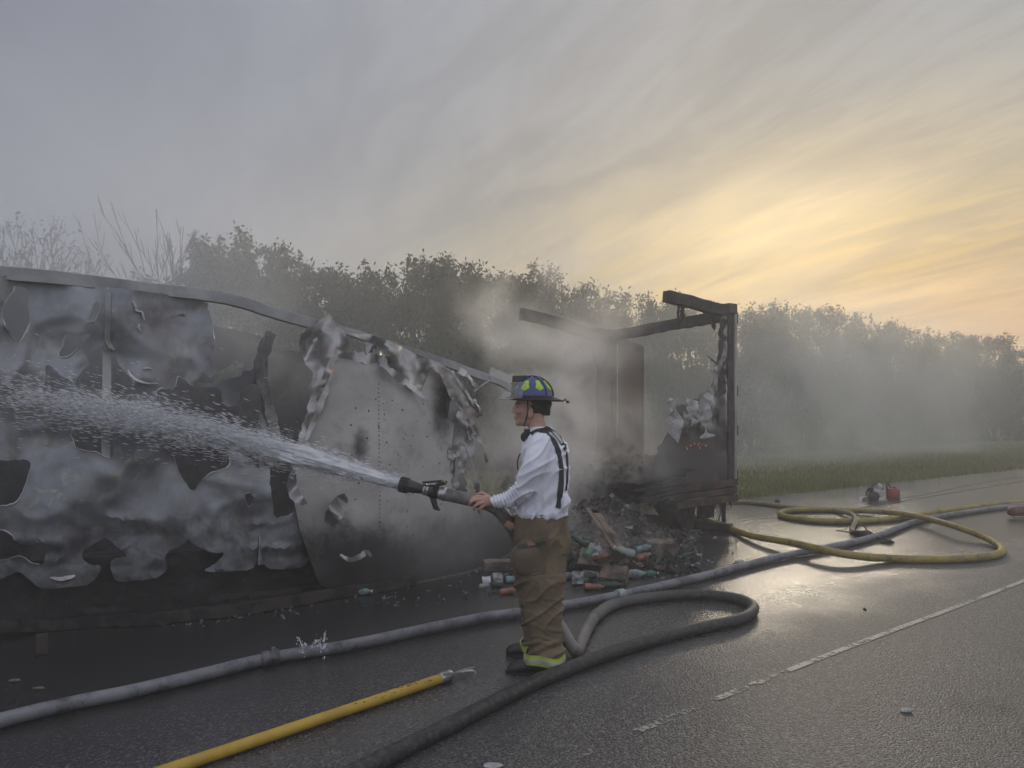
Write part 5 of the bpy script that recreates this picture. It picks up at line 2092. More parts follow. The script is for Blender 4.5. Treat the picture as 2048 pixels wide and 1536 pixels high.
h2 = thing('attack_hose', 'black hose held by the firefighter, looping over the road towards the bottom edge', 'hose', (G(1150, 1304).x, G(1150, 1304).y, 0))
cut1 = (len(tail) - 3) * 8
cut2 = (len(tail) + 5) * 8
mb = MB()
k_ = len(lp)
mb.tube(lp, [HR * (.95 + .06 * min(1, i / cut2)) * (1 + .03 * fbm(i * .35, 2)) for i in range(k_)], 16, True, .93)
mb.attr = [max(0.0, min(1.0, (i - cut2 + 26) / 34)) for i in range(k_) for _ in range(16)]
part('hose', mb, hose_mat('grey_to_black_hose', (.17, .162, .15), (.12, .115, .11), (.05, .048, .046), True), h2)
# nozzle
nz = MB()
Ln = (nz_end - nz_tip).length
nz.lathe(nz_tip, nz_tip + axis * .165, [(0, .040), (.02, .047), (.35, .046), (.45, .042), (.7, .036), (.9, .032), (1, .033)], 20)
noz = part('nozzle', nz, M['blackmetal'], h2)
mb = MB()
for k in range(16):
    s = axis.orthogonal().normalized()
    s.rotate(__import__('mathutils').Quaternion(axis, 6.283 * k / 16))
    mb.box(nz_tip + axis * .03 + s * .047, axis * .028, s * .005, axis.cross(s) * .006)
part('bumper_ring', mb, M['black'], noz, smooth=False)
mb = MB()
mb.lathe(nz_tip + axis * .165, nz_tip + axis * .20, [(0, .036), (.3, .039), (.45, .035), (.6, .039), (1, .036)], 20)
part('swivel_ring', mb, M['steel'], noz)
mb = MB()
mb.lathe(nz_tip + axis * .20, nz_tip + axis * .265, [(0, .038), (.1, .043), (.9, .043), (1, .038)], 20)
part('valve_body', mb, M['blackmetal'], noz)
mb = MB()
mb.lathe(nz_tip + axis * .265, nz_end, [(0, .036), (.2, .042), (.5, .042), (.55, .046), (.9, .047), (1, .044)], 20)
part('coupling', mb, M['steel'], noz)
up = Vector((0, 0, 1))
for s in (-1, 1):
    mb = MB()
    p = nz_tip + axis * .235 + BY(.045 * s)
    mb.bar(p, p + axis * .02 + up * .055, .012, .02, axis)
    mb.bar(p + axis * .02 + up * .05, p + axis * .085 + up * .078, .012, .018)
    part('bail_handle', mb, M['blackmetal'], noz, bevel=.003)
mb = MB()
p = nz_tip + axis * .30 + up * .078
mb.tube([p - BY(.052), p + BY(.052)], .009, 8)
mb.bar(nz_tip + axis * .16 + up * .045, nz_tip + axis * .29 + up * .083, .05, .012)
part('bail_handle', mb, M['blackmetal'], noz)
mb = MB()
p = nz_tip + axis * .225 - up * .03
mb.loft([(p, axis * .026, BY(.016)), (p + axis * .012 - up * .05, axis * .022, BY(.017)), (p + axis * .028 - up * .08, axis * .026, BY(.018)), (p + axis * .03 - up * .086, axis * .022, BY(.015))], 12, 2.6)
part('pistol_grip', mb, M['black'], noz)

# yellow hose in a loose figure of eight
pix = [(2300, 985), (2160, 995), (2060, 1003), (1960, 1012), (1880, 1023), (1800, 1036), (1720, 1042), (1650, 1042), (1590, 1036), (1561, 1029), (1570, 1022), (1620, 1019), (1700, 1021), (1780, 1025), (1850, 1036), (1910, 1053), (1965, 1073),
       (2000, 1093), (2000, 1106), (1960, 1115), (1880, 1119), (1780, 1117), (1700, 1110), (1640, 1098), (1570, 1083), (1510, 1073), (1470, 1061), (1430, 1047), (1390, 1036)]
yp = hose_pts(pix, .042, {4: .0, 14: .07, 13: .05, 15: .085, 16: .03, 23: .075, 22: .05, 24: .06, 25: .03})
h3 = thing('yellow_hose', 'yellow fire hose curled in a loose loop on the road, right of the trailer', 'hose', (G(1780, 1040).x, G(1780, 1040).y, 0))
hose_part('hose', yp, .043, M['yellowhose'], h3)
collar('coupling', yp[4 * 8], yp[4 * 8 + 1] - yp[4 * 8 - 1], .05, .16, M['yellowhose'], h3)
# tan hose with a playpipe lying by it
pix = [(1380, 1000), (1440, 1003), (1500, 1004), (1560, 1011), (1620, 1018), (1670, 1021), (1700, 1027), (1711, 1038), (1708, 1050), (1703, 1060), (1712, 1066)]
tp = hose_pts(pix, .036, {6: .05, 7: .07, 8: .04})
M['drabhose'] = hose_mat('drab_yellow_hose', (.24, .20, .10), (.18, .16, .10), (.07, .06, .04))
h4 = thing('drab_hose', 'thin drab hose ending in a black nozzle on the road inside the yellow loop', 'hose', (tp[-1].x, tp[-1].y, 0))
hose_part('hose', tp, .036, M['drabhose'], h4)
q0 = G(1708, 1066, .05)
q1 = G(1735, 1071, .05)
dd = (q1 - q0).normalized()
mb = MB()
mb.lathe(q0, q1 + dd * .05, [(0, .04), (.2, .05), (.5, .05), (.55, .062), (.9, .066), (1, .055)], 16)
nz4 = part('nozzle', mb, M['blackmetal'], h4)
mb = MB()
mb.tube([q0 + dd * .05 - Vector((0, 0, .01)) - dd * .32, q0 - dd * .02], .010, 6)
mb.tube([q1 + dd * .05, q1 + dd * .36 - Vector((0, 0, .02))], .012, 6)
mb.tube(catmull([q0 + dd * .02 + up * .03, q0 + dd * .06 + up * .12, q0 + dd * .16 + up * .11, q0 + dd * .2 + up * .02], 4), .009, 6)
part('bail_handle', mb, M['blackmetal'], nz4)

# ---- yellow pike pole
pa, pb = G(-100, 1686, .032), G(882, 1357, .032)
M['pole'] = pbr('yellow_fibreglass', (.48, .31, .035), (.40, .25, .03), 5, .5, bump=.2, bscale=60)
d = (pb - pa).normalized()
pp = thing('pike_pole', 'yellow pike pole with a steel hook lying on the road at the bottom', 'pole', (pb.x, pb.y, 0))
mb = MB()
mb.tube([pa + (pb - pa) * (k / 30) for k in range(31)], .030, 16)
part('shaft', mb, M['pole'], pp)
mb = MB()
for k in range(70):
    t = random.uniform(.72, 1.0)
    a = random.uniform(.2, 2.6)
    s = Vector((-d.y, d.x, 0))
    q = pa + (pb - pa) * t + (s * math.cos(a) + Vector((0, 0, 1)) * math.sin(a)) * .0298
    L = random.uniform(.003, .012)
    mb.ell(q, d * L, s * .003, (0, 0, .002), 6, 4)
tag(part('soot_flecks', mb, M['char'], pp), kind='stuff')
mb = MB()
mb.lathe(pb - d * .01, pb + d * .085, [(0, .031), (.05, .036), (.85, .036), (.95, .030), (1, .018)], 18)
part('ferrule', mb, M['steel'], pp)
s = Vector((-d.y, d.x, 0))
tip0 = pb + d * .08
mb = MB()
mb.tube([tip0, tip0 + d * .06, tip0 + d * .13, tip0 + d * .19], [.014, .012, .012, .004], 8, flat=.7)
mb.tube(catmull([tip0 + d * .08, tip0 + d * .12 - s * .015, tip0 + d * .145 - s * .045, tip0 + d * .125 - s * .085, tip0 + d * .10 - s * .10], 4), [.012 - .0005 * k for k in range(17)], 8, flat=.8)
part('hook', mb, M['steel'], pp)

# ---- spray from the nozzle
jet = MB()
tgt = P(-60, 775, 5.05)
M['water'] = None


def water_mat(name, rough=.15):
    m = bpy.data.materials.new(name)
    m.use_nodes = True
    g = N(m.node_tree)
    d_ = g.n('ShaderNodeBsdfDiffuse')
    d_.inputs[0].default_value = (.96, .97, 1.0, 1)
    t_ = g.n('ShaderNodeBsdfTranslucent')
    t_.inputs[0].default_value = (.96, .97, 1.0, 1)
    gl = g.n('ShaderNodeBsdfGlossy')
    gl.inputs['Roughness'].default_value = rough
    x = g.n('ShaderNodeMixShader')
    x.inputs[0].default_value = .55
    g.put(x.inputs[1], d_.outputs[0])
    g.put(x.inputs[2], t_.outputs[0])
    y = g.n('ShaderNodeMixShader')
    y.inputs[0].default_value = .2
    g.put(y.inputs[1], x.outputs[0])
    g.put(y.inputs[2], gl.outputs[0])
    o = g.n('ShaderNodeOutputMaterial')
    g.put(o.inputs[0], y.outputs[0])
    return m


M['water'] = water_mat('white_water')


def jet_axis(t):
    """t 0 at the nozzle, 1 at the wall; a shallow arc"""
    p = nz_tip + (tgt - nz_tip) * t
    p.z += .17 * math.sin(math.pi * min(t, 1)) * .35
    return p


def droplets(name, label, count, tfun, spread, size, stretch):
    t = tfun(count)
    ax = np.array([jet_axis(x) for x in t])
    dirv = np.array((tgt - nz_tip).normalized())
    off = rng.standard_t(6, (count, 3)) * spread(t)[:, None] * .8
    cl = np.array([mnoise.noise(Vector((x * 26, o[2] * 22, o[1] * 22))) for x, o in zip(t, off)])
    keep = (cl > rng.uniform(-.5, .35, count)) & (rng.random(count) < .25 + 1.6 * t)
    t, ax, off = t[keep], ax[keep], off[keep]
    c = ax + off
    n_ = len(t)
    L = size(t) * rng.uniform(.4, 1.6, n_)
    W = L / stretch(t)
    dd = dirv[None] + off / (np.linalg.norm(off, axis=1)[:, None] + .2) * .12 + rng.normal(0, .08, (n_, 3))
    dd /= np.linalg.norm(dd, axis=1)[:, None]
    e = np.cross(dd, np.array([0, 0, 1.0])[None])
    e /= np.linalg.norm(e, axis=1)[:, None]
    f = np.cross(dd, e)
    v = np.stack([c - dd * L[:, None], c + e * W[:, None], c + f * W[:, None], c - e * W[:, None], c - f * W[:, None], c + dd * L[:, None]], 1)
    me = raw_mesh(name, v.reshape(-1, 3), 6, M['water'], [(0, 2, 1), (0, 3, 2), (0, 4, 3), (0, 1, 4), (5, 1, 2), (5, 2, 3), (5, 3, 4), (5, 4, 1)])
    o = bpy.data.objects.new(name, me)
    C.objects.link(o)
    return tag(o, label, 'water', kind='stuff')


droplets('water_spray', 'white jet of water spraying from the nozzle onto the burnt wall', 46000, lambda n: rng.beta(.95, 2.2, n) * 1.05,
         lambda t: .020 + .075 * t ** .8, lambda t: .019 + .003 * t, lambda t: 13 - 1.0 * t)
# coherent white core, roped and frayed along its length
mb = MB()
n_, m_ = 40, 90
vs, fs = [], []
jd = (tgt - nz_tip).normalized()
js = jd.cross(Vector((0, 0, 1))).normalized()
ju = js.cross(jd)
for i in range(m_):
    t = .40 * (i / (m_ - 1))
    q = i / (m_ - 1)
    r0 = .033 + .062 * q - .075 * max(0, q - .55) / .45
    for k in range(n_):
        a = 6.2832 * k / n_
        ca, sa = math.cos(a), math.sin(a)
        w = 1 + (.10 + .55 * q) * fbm(ca * 2.6, sa * 2.6, t * 9, 3) + (.05 + .35 * q) * mnoise.noise(Vector((ca * 9, sa * 9, t * 22)))
        vs.append(jet_axis(t) + (js * ca + ju * sa) * r0 * max(.05, w))
for i in range(m_ - 1):
    for k in range(n_):
        fs.append((i * n_ + k, i * n_ + (k + 1) % n_, (i + 1) * n_ + (k + 1) % n_, (i + 1) * n_ + k))
mb.add(vs, fs)
tag(part('water_core', mb, M['water'], base=nz_tip), 'solid white water jet leaving the nozzle mouth', 'water', kind='stuff')
mb = MB()
mb.tube([jet_axis(k / 16 * 1.04 + .02) for k in range(17)], [.03 + .16 * (k / 16) ** .8 for k in range(17)], 16)
tag(part('water_mist', mb, volume_mat('water_mist', (.97, .98, 1.0), 3.4, .75, True, 9, .36, .68, .95, stretch=(.35, 1, 1)), base=nz_tip), 'fine mist around the water jet', 'water', kind='stuff')
# splash up from the leaking coupling of the grey hose
spl = hp[7 * 8 + 2]
vs = []
for k in range(5):
    a0 = spl + Vector((.04 + .05 * k, 0, .02))
    vx, vz = random.uniform(-.05, .25), random.uniform(1.0, 1.75)
    for q in range(26):
        t = random.random() * .36
        c = a0 + Vector((vx * t * 2, random.gauss(0, .012), vz * t - 4.9 * t * t))
        if c.z > 0:
            vs.append(c + Vector((random.gauss(0, .006), 0, random.gauss(0, .01))))
mb2 = MB()
for c in vs:
    r_ = random.uniform(.0015, .005)
    mb2.ell(c, (r_, 0, 0), (0, r_, 0), (0, 0, r_ * random.uniform(1, 2.5)), 6, 4)
tag(part('leak_droplets', mb2, M['water'], base=spl), 'small fountain of drops leaking from the grey hose coupling', 'water', kind='stuff')
# ------------------------------------------------------------------ cut-off saw, fuel can and the tool at the right edge
c0 = G(1752, 1000)
S_ = (c0.y / F)          # metres per pixel there
M['saw'] = pbr('grey_white_casing', (.38, .38, .37), (.26, .26, .26), 14, .5, bump=.1)
M['redcan'] = pbr('red_plastic', (.26, .025, .022), (.18, .02, .02), 8, .45)
saw = thing('rescue_saw', 'grey motor saw standing on the road beside the grass verge', 'saw', c0)


def Q(du, dz, dy=0):
    return c0 + Vector((du * S_, dy, dz * S_))


mb = MB()
mb.loft([(Q(-8, 2), (.11, 0, 0), (0, .09, 0)), (Q(-6, 9), (.13, 0, 0), (0, .10, 0)), (Q(-2, 17), (.12, 0, 0), (0, .09, 0)), (Q(0, 22), (.08, 0, 0), (0, .07, 0))], 14, 3)
part('engine', mb, M['saw'], saw)
mb = MB()
mb.lathe(Q(-11, 8, -.14), Q(-11, 8, -.10), [(0, .07), (.3, .10), (1, .10)], 16)
part('starter_cover', mb, M['blackmetal'], saw)
mb = MB()
mb.lathe(Q(-12, 18, -.02), Q(-12, 26, -.02), [(0, .06), (.5, .065), (.6, .05), (1, .05)], 12)
part('air_filter', mb, M['blackmetal'], saw)
mb = MB()
mb.ell(Q(6, 25), (.055, 0, 0), (0, .06, 0), (0, 0, .08), 12, 8)
mb.loft([(Q(8, 8), (.09, 0, 0), (0, .08, 0)), (Q(9, 20), (.07, 0, 0), (0, .07, 0))], 12, 3)
part('fuel_tank', mb, M['saw'], saw)
mb = MB()
mb.tube(catmull([Q(-18, 4), Q(-19, 16), Q(-8, 27), Q(3, 32), Q(12, 26), Q(14, 12)], 5), .014, 8)
part('handle', mb, M['blackmetal'], saw)
mb = MB()
mb.tube([Q(-17, 6), Q(-30, 2), Q(-47, -9, -.25)], [.03, .032, .03], 8)
mb.ell(Q(-47, -9, -.25), (.04, 0, 0), (0, .04, 0), (0, 0, .04), 10, 7)
part('guide_bar', mb, pbr('cream_metal', (.5, .48, .40), (.4, .38, .33), 12, .4, .3), saw)
k0 = G(1786, 997)
can = thing('fuel_can', 'small dark red fuel can standing beside the grey saw', 'can', k0)
mb = MB()
mb.loft([(k0 + Vector((0, 0, .0)), (.10, 0, 0), (0, .07, 0)), (k0 + Vector((0, 0, .02)), (.11, 0, 0), (0, .075, 0)), (k0 + Vector((0, 0, .15)), (.11, 0, 0), (0, .075, 0)), (k0 + Vector((-.02, 0, .19)), (.08, 0, 0), (0, .06, 0))], 16, 4)
part('tank', mb, M['redcan'], can)
mb = MB()
mb.tube(catmull([k0 + Vector((-.09, 0, .15)), k0 + Vector((-.12, 0, .24)), k0 + Vector((-.09, 0, .27)), k0 + Vector((-.04, 0, .20))], 4), .016, 8)
part('handle', mb, M['blackmetal'], can)
mb = MB()
mb.lathe(k0 + Vector((.03, 0, .18)), k0 + Vector((.03, 0, .22)), [(0, .025), (1, .025)], 10)
part('cap', mb, M['blackmetal'], can)

t0 = G(2030, 1036)
tool = thing('red_tool', 'dark red motor tool lying on the road, cut off by the right edge', 'tool', t0)
s2 = t0.y / F
mb = MB()
mb.loft([(t0 + Vector((-14 * s2, 0, .09)), (0, .03, 0), (0, 0, .03)), (t0 + Vector((-8 * s2, 0, .10)), (0, .09, 0), (0, 0, .07)), (t0 + Vector((10 * s2, 0, .11)), (0, .10, 0), (0, 0, .08)), (t0 + Vector((40 * s2, 0, .11)), (0, .09, 0), (0, 0, .08))], 14, 3)
part('housing', mb, pbr('dull_red_paint', (.10, .022, .018), (.06, .02, .018), 9, .45), tool)
mb = MB()
mb.tube(catmull([t0 + Vector((-10 * s2, -.05, .02)), t0 + Vector((2 * s2, -.1, .03)), t0 + Vector((20 * s2, -.1, .03)), t0 + Vector((45 * s2, -.06, .05))], 4), .016, 8)
part('handle', mb, pbr('yellowish_grip', (.3, .24, .08), (.2, .16, .06), 9, .5), tool)

# ------------------------------------------------------------------ bottles and wrecked cargo
M['clearpet'] = clear_mat('sooty_clear_plastic', (.34, .39, .37), .55, .2)
M['greenpet'] = clear_mat('green_plastic', (.05, .17, .11), .75, .18)
M['bluepet'] = clear_mat('pale_aqua_plastic', (.20, .33, .33), .7, .2)
M['darkpet'] = clear_mat('dark_green_plastic', (.025, .055, .035), .85, .2)
M['orange'] = pbr('orange_drink', (.27, .085, .045), (.07, .035, .028), 14, .28, coat=.3)
M['paperlab'] = pbr('white_paper_label', (.27, .275, .285), (.06, .06, .062), 16, .6)
M['capw'] = pbr('white_cap', (.5, .5, .5), (.35, .35, .35), 9, .5)
M['capg'] = pbr('dark_cap', (.03, .05, .04), (.05, .06, .05), 9, .5)
M['card'] = pbr('sooty_card', (.20, .15, .115), (.05, .04, .036), 6, .85, thr=(.35, .65))
M['foil'] = pbr('crumpled_foil', (.5, .5, .52), (.3, .3, .32), 8, .4, .5, bump=.5, bscale=25)


def bottle(u, v, L, ang, m, label, lab=True, capm='capw', name='bottle', cat='bottle', z=0.0, tilt=0.0, group=None, crush=.0):
    """lying bottle whose near foot is at the pixel; ang = direction of the neck on the road (degrees)"""
    c = G(u, v, z)
    L *= .8
    r_ = L * .17
    a = R(ang)
    dx = Vector((math.cos(a) * math.cos(R(tilt)), math.sin(a) * math.cos(R(tilt)), math.sin(R(tilt))))
    o = thing(name, label, cat, c, group)
    base = c + Vector((0, r_, r_ * .96)) - dx * L * .5
    mb = MB()
    prof = [(0, r_ * .75), (.02, r_ * .95), (.08, r_), (.30, r_ * .96), (.34, r_ * .91), (.50, r_ * (.90 - crush)), (.62, r_ * .96), (.70, r_ * .93), (.80, r_ * .62), (.88, r_ * .36), (.95, r_ * .33)]
    pts = [base + dx * L * t for t, _ in prof]
    mb.tube(pts, [q for _, q in prof], 14, True, 1 - crush)
    part('shell', mb, m, o)
    mb = MB()
    mb.lathe(base + dx * L * .94, base + dx * L, [(0, r_ * .40), (1, r_ * .40)], 10)
    part('cap', mb, M[capm], o)
    if lab:
        mb = MB()
        mb.tube([base + dx * L * t for t in (.34, .36, .58, .60)], [r_ * .95, r_ * 1.0, r_ * 1.0, r_ * .95], 14, False, 1 - crush)
        part('label', mb, M['paperlab'], o)
    return o


BOT = [
    (720, 1192, .26, 10, 'bluepet', 'aqua plastic bottle lying alone by the bent rail, far left of the pile', True),
    (1019, 1190, .22, 8, 'orange', 'orange bottle lying just left of the firefighter\'s legs', False),
    (1012, 1160, .22, 100, 'greenpet', 'green bottle standing askew behind the orange one, left of the legs', True),
    (1030, 1166, .24, 20, 'bluepet', 'pale bottle with paper label pressed against the firefighter\'s knee', True),
    (990, 1175, .18, 160, 'darkpet', 'dark sooty bottle at the left end of the scattered bottles', False),
    (970, 1176, .16, 35, 'clearpet', 'small clear bottle, leftmost of the main scatter', False),
    (1135, 1160, .26, 35, 'bluepet', 'aqua bottle with its label up, right beside the firefighter\'s knee', True),
    (1158, 1170, .24, 200, 'greenpet', 'green bottle with white label behind the hose, right of the legs', True),
    (1190, 1182, .24, 3, 'orange', 'orange bottle lying parallel to the grey hose, nearest to it', False),
    (1172, 1164, .32, -12, 'darkpet', 'long dark green bottle behind the nearest orange bottle', False),
    (1222, 1180, .30, -25, 'darkpet', 'dark green bottle touching the grey hose, right of the orange bottle', False),
    (1270, 1158, .32, 2, 'clearpet', 'large clear bottle right of the pile, nearest to the grey hose', True),
    (1298, 1156, .26, -8, 'greenpet', 'green bottle lying end to end with the large clear bottle', False),
    (1268, 1136, .26, 12, 'clearpet', 'clear bottle with shiny label, behind the large clear bottle', True),
    (1312, 1130, .30, 5, 'greenpet', 'pale green bottle on the right slope of the pile', False),
    (1287, 1122, .28, 40, 'orange', 'orange bottle tilted up on the right side of the pile', False),
    (1345, 1118, .26, 15, 'orange', 'orange bottle at the far right end of the pile beside the carton', False),
    (1370, 1122, .30, -6, 'darkpet', 'long dark bottle lying at the right tip of the scatter', False),
    (1250, 1110, .26, 150, 'clearpet', 'smoke veiled clear bottle on top of the pile', False),
    (1290, 1103, .24, 20, 'bluepet', 'pale aqua bottle high on the back of the pile', True),
    (1330, 1104, .26, 170, 'orange', 'orange bottle at the back right of the pile in the smoke', False),
    (1180, 1112, .24, 60, 'greenpet', 'green bottle leaning on the charred cartons, left of the paper label', False),
    (1160, 1090, .26, 130, 'darkpet', 'dark bottle at the top left of the charred heap', False),
    (1236, 1146, .22, 75, 'darkpet', 'short dark bottle wedged in front of the heap', False),
    (1392, 1117, .18, 10, 'clearpet', 'small clear bottle beyond the right tip of the scatter', False),
    (1205, 1122, .24, -40, 'orange', 'orange bottle half buried in the middle of the heap', False),
    (1320, 1142, .18, 25, 'clearpet', 'small crushed clear bottle right of the large clear one', False),
    (1348, 1098, .24, -20, 'greenpet', 'green bottle furthest back at the right of the heap', False),
]


def heap_z(u, v):
    y = CAMH * F / (v - V0)
    return max(0.0, .75 * math.exp(-((u - 1205) / 95) ** 2 - ((y - 8.5) / .8) ** 2) - .06)


for i, (u, v, L, a, m, lb, lab) in enumerate(BOT):
    bottle(u, v, L, a, M[m], lb, lab, 'capg' if i % 3 else 'capw', z=heap_z(u, v) * .8, tilt=random.uniform(-3, 6) if v > 1125 else random.uniform(5, 25), crush=.12 * (i % 4 == 2), group='bottles spilled from the trailer')


def slab(name, u, v, w, h, t, rot, tilt, m, label, cat, z=0.0, lid=False):
    c = G(u, v, z + h * .3)
    a = R(rot)
    ax = Vector((math.cos(a), math.sin(a), 0))
    ay = Vector((-math.sin(a) * math.sin(R(tilt)), math.cos(a) * math.sin(R(tilt)), math.cos(R(tilt))))
    az = ax.cross(ay)
    mb = MB()
    vs, fs = [], []
    nx, ny = 6, 5
    for lay in (0, 1):
        for j in range(ny + 1):
            for i in range(nx + 1):
                q = c + ax * w * (i / nx - .5) + ay * h * (j / ny - .5) + az * (t * (lay - .5) + .035 * min(w, h) / .15 * fbm(i * .6, j * .6, u))
                vs.append(q)
    st = (nx + 1) * (ny + 1)
    for j in range(ny):
        for i in range(nx):
            q = j * (nx + 1) + i
            fs += [(q, q + 1, q + nx + 2, q + nx + 1), (st + q + nx + 1, st + q + nx + 2, st + q + 1, st + q)]
    for i in range(nx):
        b = ny * (nx + 1) + i
        fs += [(i + 1, i, st + i, st + i + 1), (b, b + 1, st + b + 1, st + b)]
    for j in range(ny):
        l_, r2 = j * (nx + 1), j * (nx + 1) + nx
        fs += [(l_, l_ + nx + 1, st + l_ + nx + 1, st + l_), (r2 + nx + 1, r2, st + r2, st + r2 + nx + 1)]
    mb.add(vs, fs)
    o = part(name, mb, m, base=c, smooth=False)
    return tag(o, label, cat)


SL = [
    ('paper_label', 1190, 1098, .13, .13, .002, 15, 35, 'paperlab', 'loose white paper label lying on top of the charred heap', 'paper', .30),
    ('paper_label', 1156, 1155, .11, .12, .002, -10, 30, 'paperlab', 'white paper label beside the firefighter\'s right knee', 'paper', .05),
    ('paper_label', 996, 1155, .09, .10, .002, 20, 35, 'paperlab', 'small white label left of the firefighter, behind the orange bottle', 'paper', .03),
    ('crumpled_foil', 1182, 1143, .16, .15, .004, 0, 60, 'foil', 'crumpled grey foil scrap at the foot of the charred heap', 'scrap', .0),
    ('crumpled_foil', 973, 1160, .08, .08, .004, 10, 50, 'foil', 'tiny foil scrap at the left end of the scatter', 'scrap', .0),
    ('carton', 1228, 1152, .26, .20, .10, -18, 65, 'card', 'sooty brown carton between the dark bottles and the clear one', 'carton', .0),
    ('carton', 1322, 1096, .30, .26, .16, 5, 88, 'card', 'square sooty carton standing on the right of the heap', 'carton', .03),
    ('carton', 1215, 1100, .28, .20, .12, 30, 55, 'card', 'charred carton tipped on the top of the heap', 'carton', .22),
    ('carton', 1188, 1120, .28, .18, .12, -25, 40, 'card', 'burnt carton crushed low on the left of the heap', 'carton', .12),
    ('cardboard_strip', 1222, 1066, .10, .52, .012, 40, 48, 'card', 'long torn cardboard strip leaning out of the smoke above the heap', 'cardboard', .28),
    ('cardboard_strip', 1202, 1057, .06, .50, .010, 48, 42, 'card', 'narrow torn cardboard strip behind the longer leaning one', 'cardboard', .36),
    ('cardboard_strip', 1226, 1090, .06, .26, .012, 20, 75, 'card', 'short upright cardboard strip on the heap', 'cardboard', .26),
    ('carton_flap', 1262, 1193, .18, .05, .006, -14, 5, 'card', 'brown card scrap lying between the grey hose and the black loop', 'cardboard', .0),
    ('carton', 1000, 1130, .34, .10, .10, 12, 80, 'card', 'flattened dark carton against the arched plate, left of the firefighter', 'carton', .02),
]
for nm, u, v, w, h, t, ro, ti, m, lb, cat, z in SL:
    slab(nm, u, v, w, h, t, ro, ti, M[m], lb, cat, z)

# small things on the open road
def pebble(name, u, v, r_, m, label, cat, sq=.6, ln=1.0):
    c = G(u, v)
    mb = MB()
    mb.ell(c + Vector((0, 0, r_ * sq * .6)), (r_ * ln, 0, 0), (0, r_, 0), (0, 0, r_ * sq), 10, 7)
    mb.v = [q + Vector((0, 0, 0)) + (q - c) * .35 * mnoise.noise(q * (1.2 / r_)) for q in mb.v]
    tag(part(name, mb, m, base=c), label, cat)


M['chalk'] = pbr('pale_stone', (.42, .40, .37), (.28, .27, .25), 30, .8, bump=.4)
pebble('pebble', 1811, 1423, .022, M['chalk'], 'pale flattened crumb on the dry road, lower right', 'stone', .5, 1.5)
pebble('pebble', 1730, 1220, .014, M['char'], 'small black crumb on the road above the painted line', 'stone')
pebble('pebble', 1540, 1114, .03, M['char'], 'black lump on the road beside the grey hose', 'stone')
pebble('pebble', 1481, 1127, .045, M['chalk'], 'pale lump lying against the grey hose near the puddle edge', 'stone', .6, 1.4)
pebble('scrap', 1774, 1086, .05, M['char'], 'dark twisted scrap on the bright wet road inside the yellow loop', 'scrap', .35, 1.8)
pebble('scrap', 985, 1533, .03, M['foil'], 'frothy pale scrap at the bottom edge of the road', 'scrap', .3, 1.6)
pebble('pebble', 1555, 1004, .05, M['char'], 'dark stone on the far road edge beside the drab hose', 'stone')
pebble('scrap', 30, 1362, .022, M['card'], 'small brown scrap on the dark wet road at the far left', 'scrap', .3, 1.6)
pebble('scrap', 78, 1377, .018, M['card'], 'smaller brown scrap nearer the grey hose at the far left', 'scrap', .3, 2.2)
#@@HAZE
def box_mesh(name, lo, hi, m):
    mb = MB()
    mb.hexa([(lo[0], lo[1], lo[2]), (hi[0], lo[1], lo[2]), (hi[0], hi[1], lo[2]), (lo[0], hi[1], lo[2]),
             (lo[0], lo[1], hi[2]), (hi[0], lo[1], hi[2]), (hi[0], hi[1], hi[2]), (lo[0], hi[1], hi[2])])
    return part(name, mb, m, smooth=False)


hz = box_mesh('haze', (-HALF - 5, -HALF - 5, -1.15), (HALF + 5, HALF + 5, 9.6), volume_mat('haze_air', (0.95, 0.95, 0.93),   .009, .35, het=False))
tag(hz, 'thin pale haze hanging in the air over the road and field', 'haze', kind='stuff')


def smoke(c, r, col, dens, label, nscale, lo=.35, hi=.7, edge=.9, aniso=.2, stretch=(1, 1, 1), seed=0.0, rot=0.0):
    mb = MB()
    mb.ell((0, 0, 0), (r[0], 0, 0), (0, r[1], 0), (0, 0, r[2]), 24, 14)
    o = part('smoke', mb, volume_mat('smoke', col, dens, aniso, True, nscale, lo, hi, edge, stretch=stretch, seed=seed))
    o.location = c
    o.rotation_euler = (0, 0, rot)
    tag(o, label, 'smoke', kind='stuff')
    return o


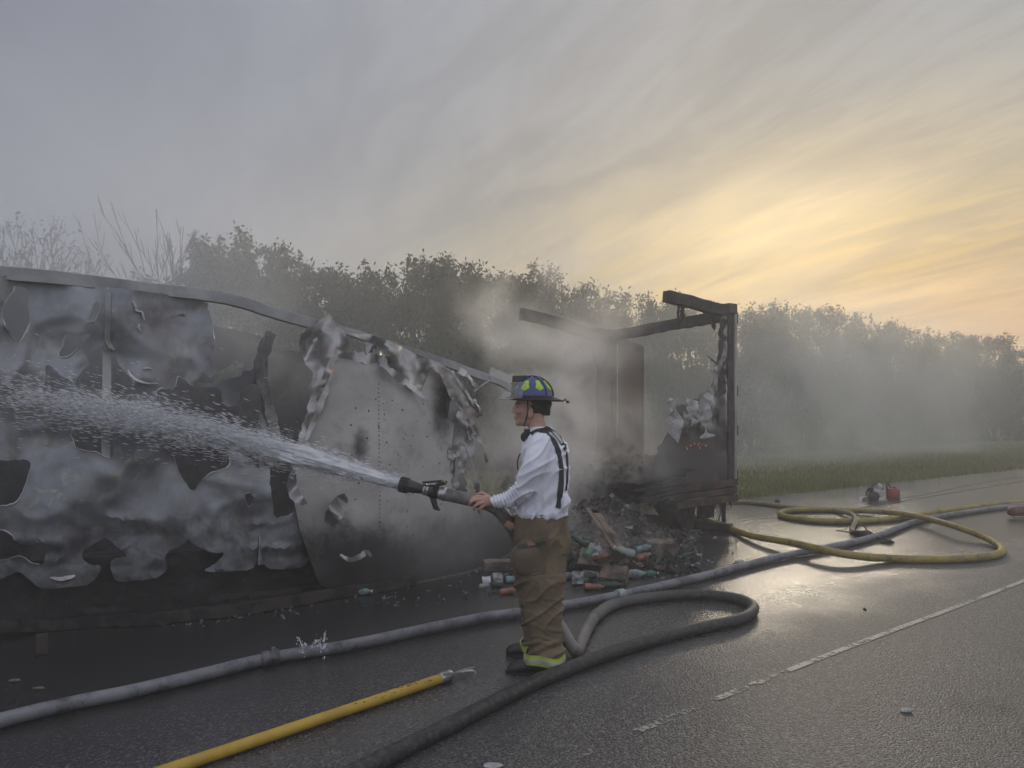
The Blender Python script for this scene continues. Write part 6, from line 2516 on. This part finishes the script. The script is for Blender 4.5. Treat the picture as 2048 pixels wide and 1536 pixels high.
smoke(P(1165, 960, 9.0), (1.5, 1.3, 1.5), (.98, .955, .935), 3.8, 'thick pale smoke billowing from the break in the trailer behind the firefighter', .95, .44, .66, seed=1, aniso=.45)
smoke(P(1120, 800, 8.6), (1.1, .9, 1.3), (.97, .94, .92), 2.2, 'pale steam rolling up beside the firefighter\'s shoulder', 1.3, .42, .66, seed=8, aniso=.45)
smoke(P(1060, 690, 10.6), (2.3, 1.5, 2.3), (.97, .95, .92), 1.0, 'smoke column rising past the far roof beam behind the firefighter', .8, .44, .68, seed=2, aniso=.45)
smoke(P(1190, 400, 11.5), (2.6, 2.2, 2.9), (.70, .70, .70), .30, 'thin smoke wisps drifting up into the sky above the trailer', .75, .46, .7, seed=3, aniso=.3, stretch=(1, 1, .6))
smoke((-5.2, 7.2, 3.0), (4.6, 3.0, 3.0), (.84, .88, .95), .27, 'bluish smoke veiling the near end of the trailer', .45, .3, .72, seed=4, aniso=.35)
smoke((-11.5, 12.3, 4.6), (7.6, 5.3, 4.7), (.58, .64, .77), .36, 'broad grey smoke cloud drifting over the trailer and trees on the left', .3, .3, .72, seed=5, aniso=.35)
smoke((11.0, 24.4, 1.2), (17.0, 3.8, 6.2), (.99, .98, .925), .34, 'low smoke drifting across the field to the right of the trailer', .3, .25, .75, seed=6, rot=math.atan2(TD.y, TD.x), aniso=.4)
smoke(P(830, 1050, 6.5), (1.5, .6, .75), (.90, .87, .86), .7, 'low smoke creeping out under the arched plate', 1.3, .42, .7, seed=7)
smoke(P(520, 700, 7.6), (1.5, .8, .8), (.95, .94, .93), .9, 'pale smoke leaking out of the trailer under the bent rail', 1.2, .44, .68, seed=9, aniso=.4)
smoke(P(985, 940, 8.3), (.9, .8, .9), (.98, .955, .94), 2.6, 'pale smoke rolling out between the arched plate and the firefighter', 1.4, .40, .66, seed=10, aniso=.45)
smoke(P(1230, 1075, 7.9), (1.1, .7, .5), (.97, .945, .93), 1.6, 'thin smoke curling off the heap of burnt cargo', 1.6, .42, .68, seed=11, aniso=.45)
smoke(P(640, 640, 12.2), (5.2, 1.5, 3.0), (.96, .96, .94), .16, 'thin smoke veil drifting in front of the trees behind the broken roof rail', .45, .3, .7, seed=12, rot=math.atan2(TD.y, TD.x), aniso=.4)
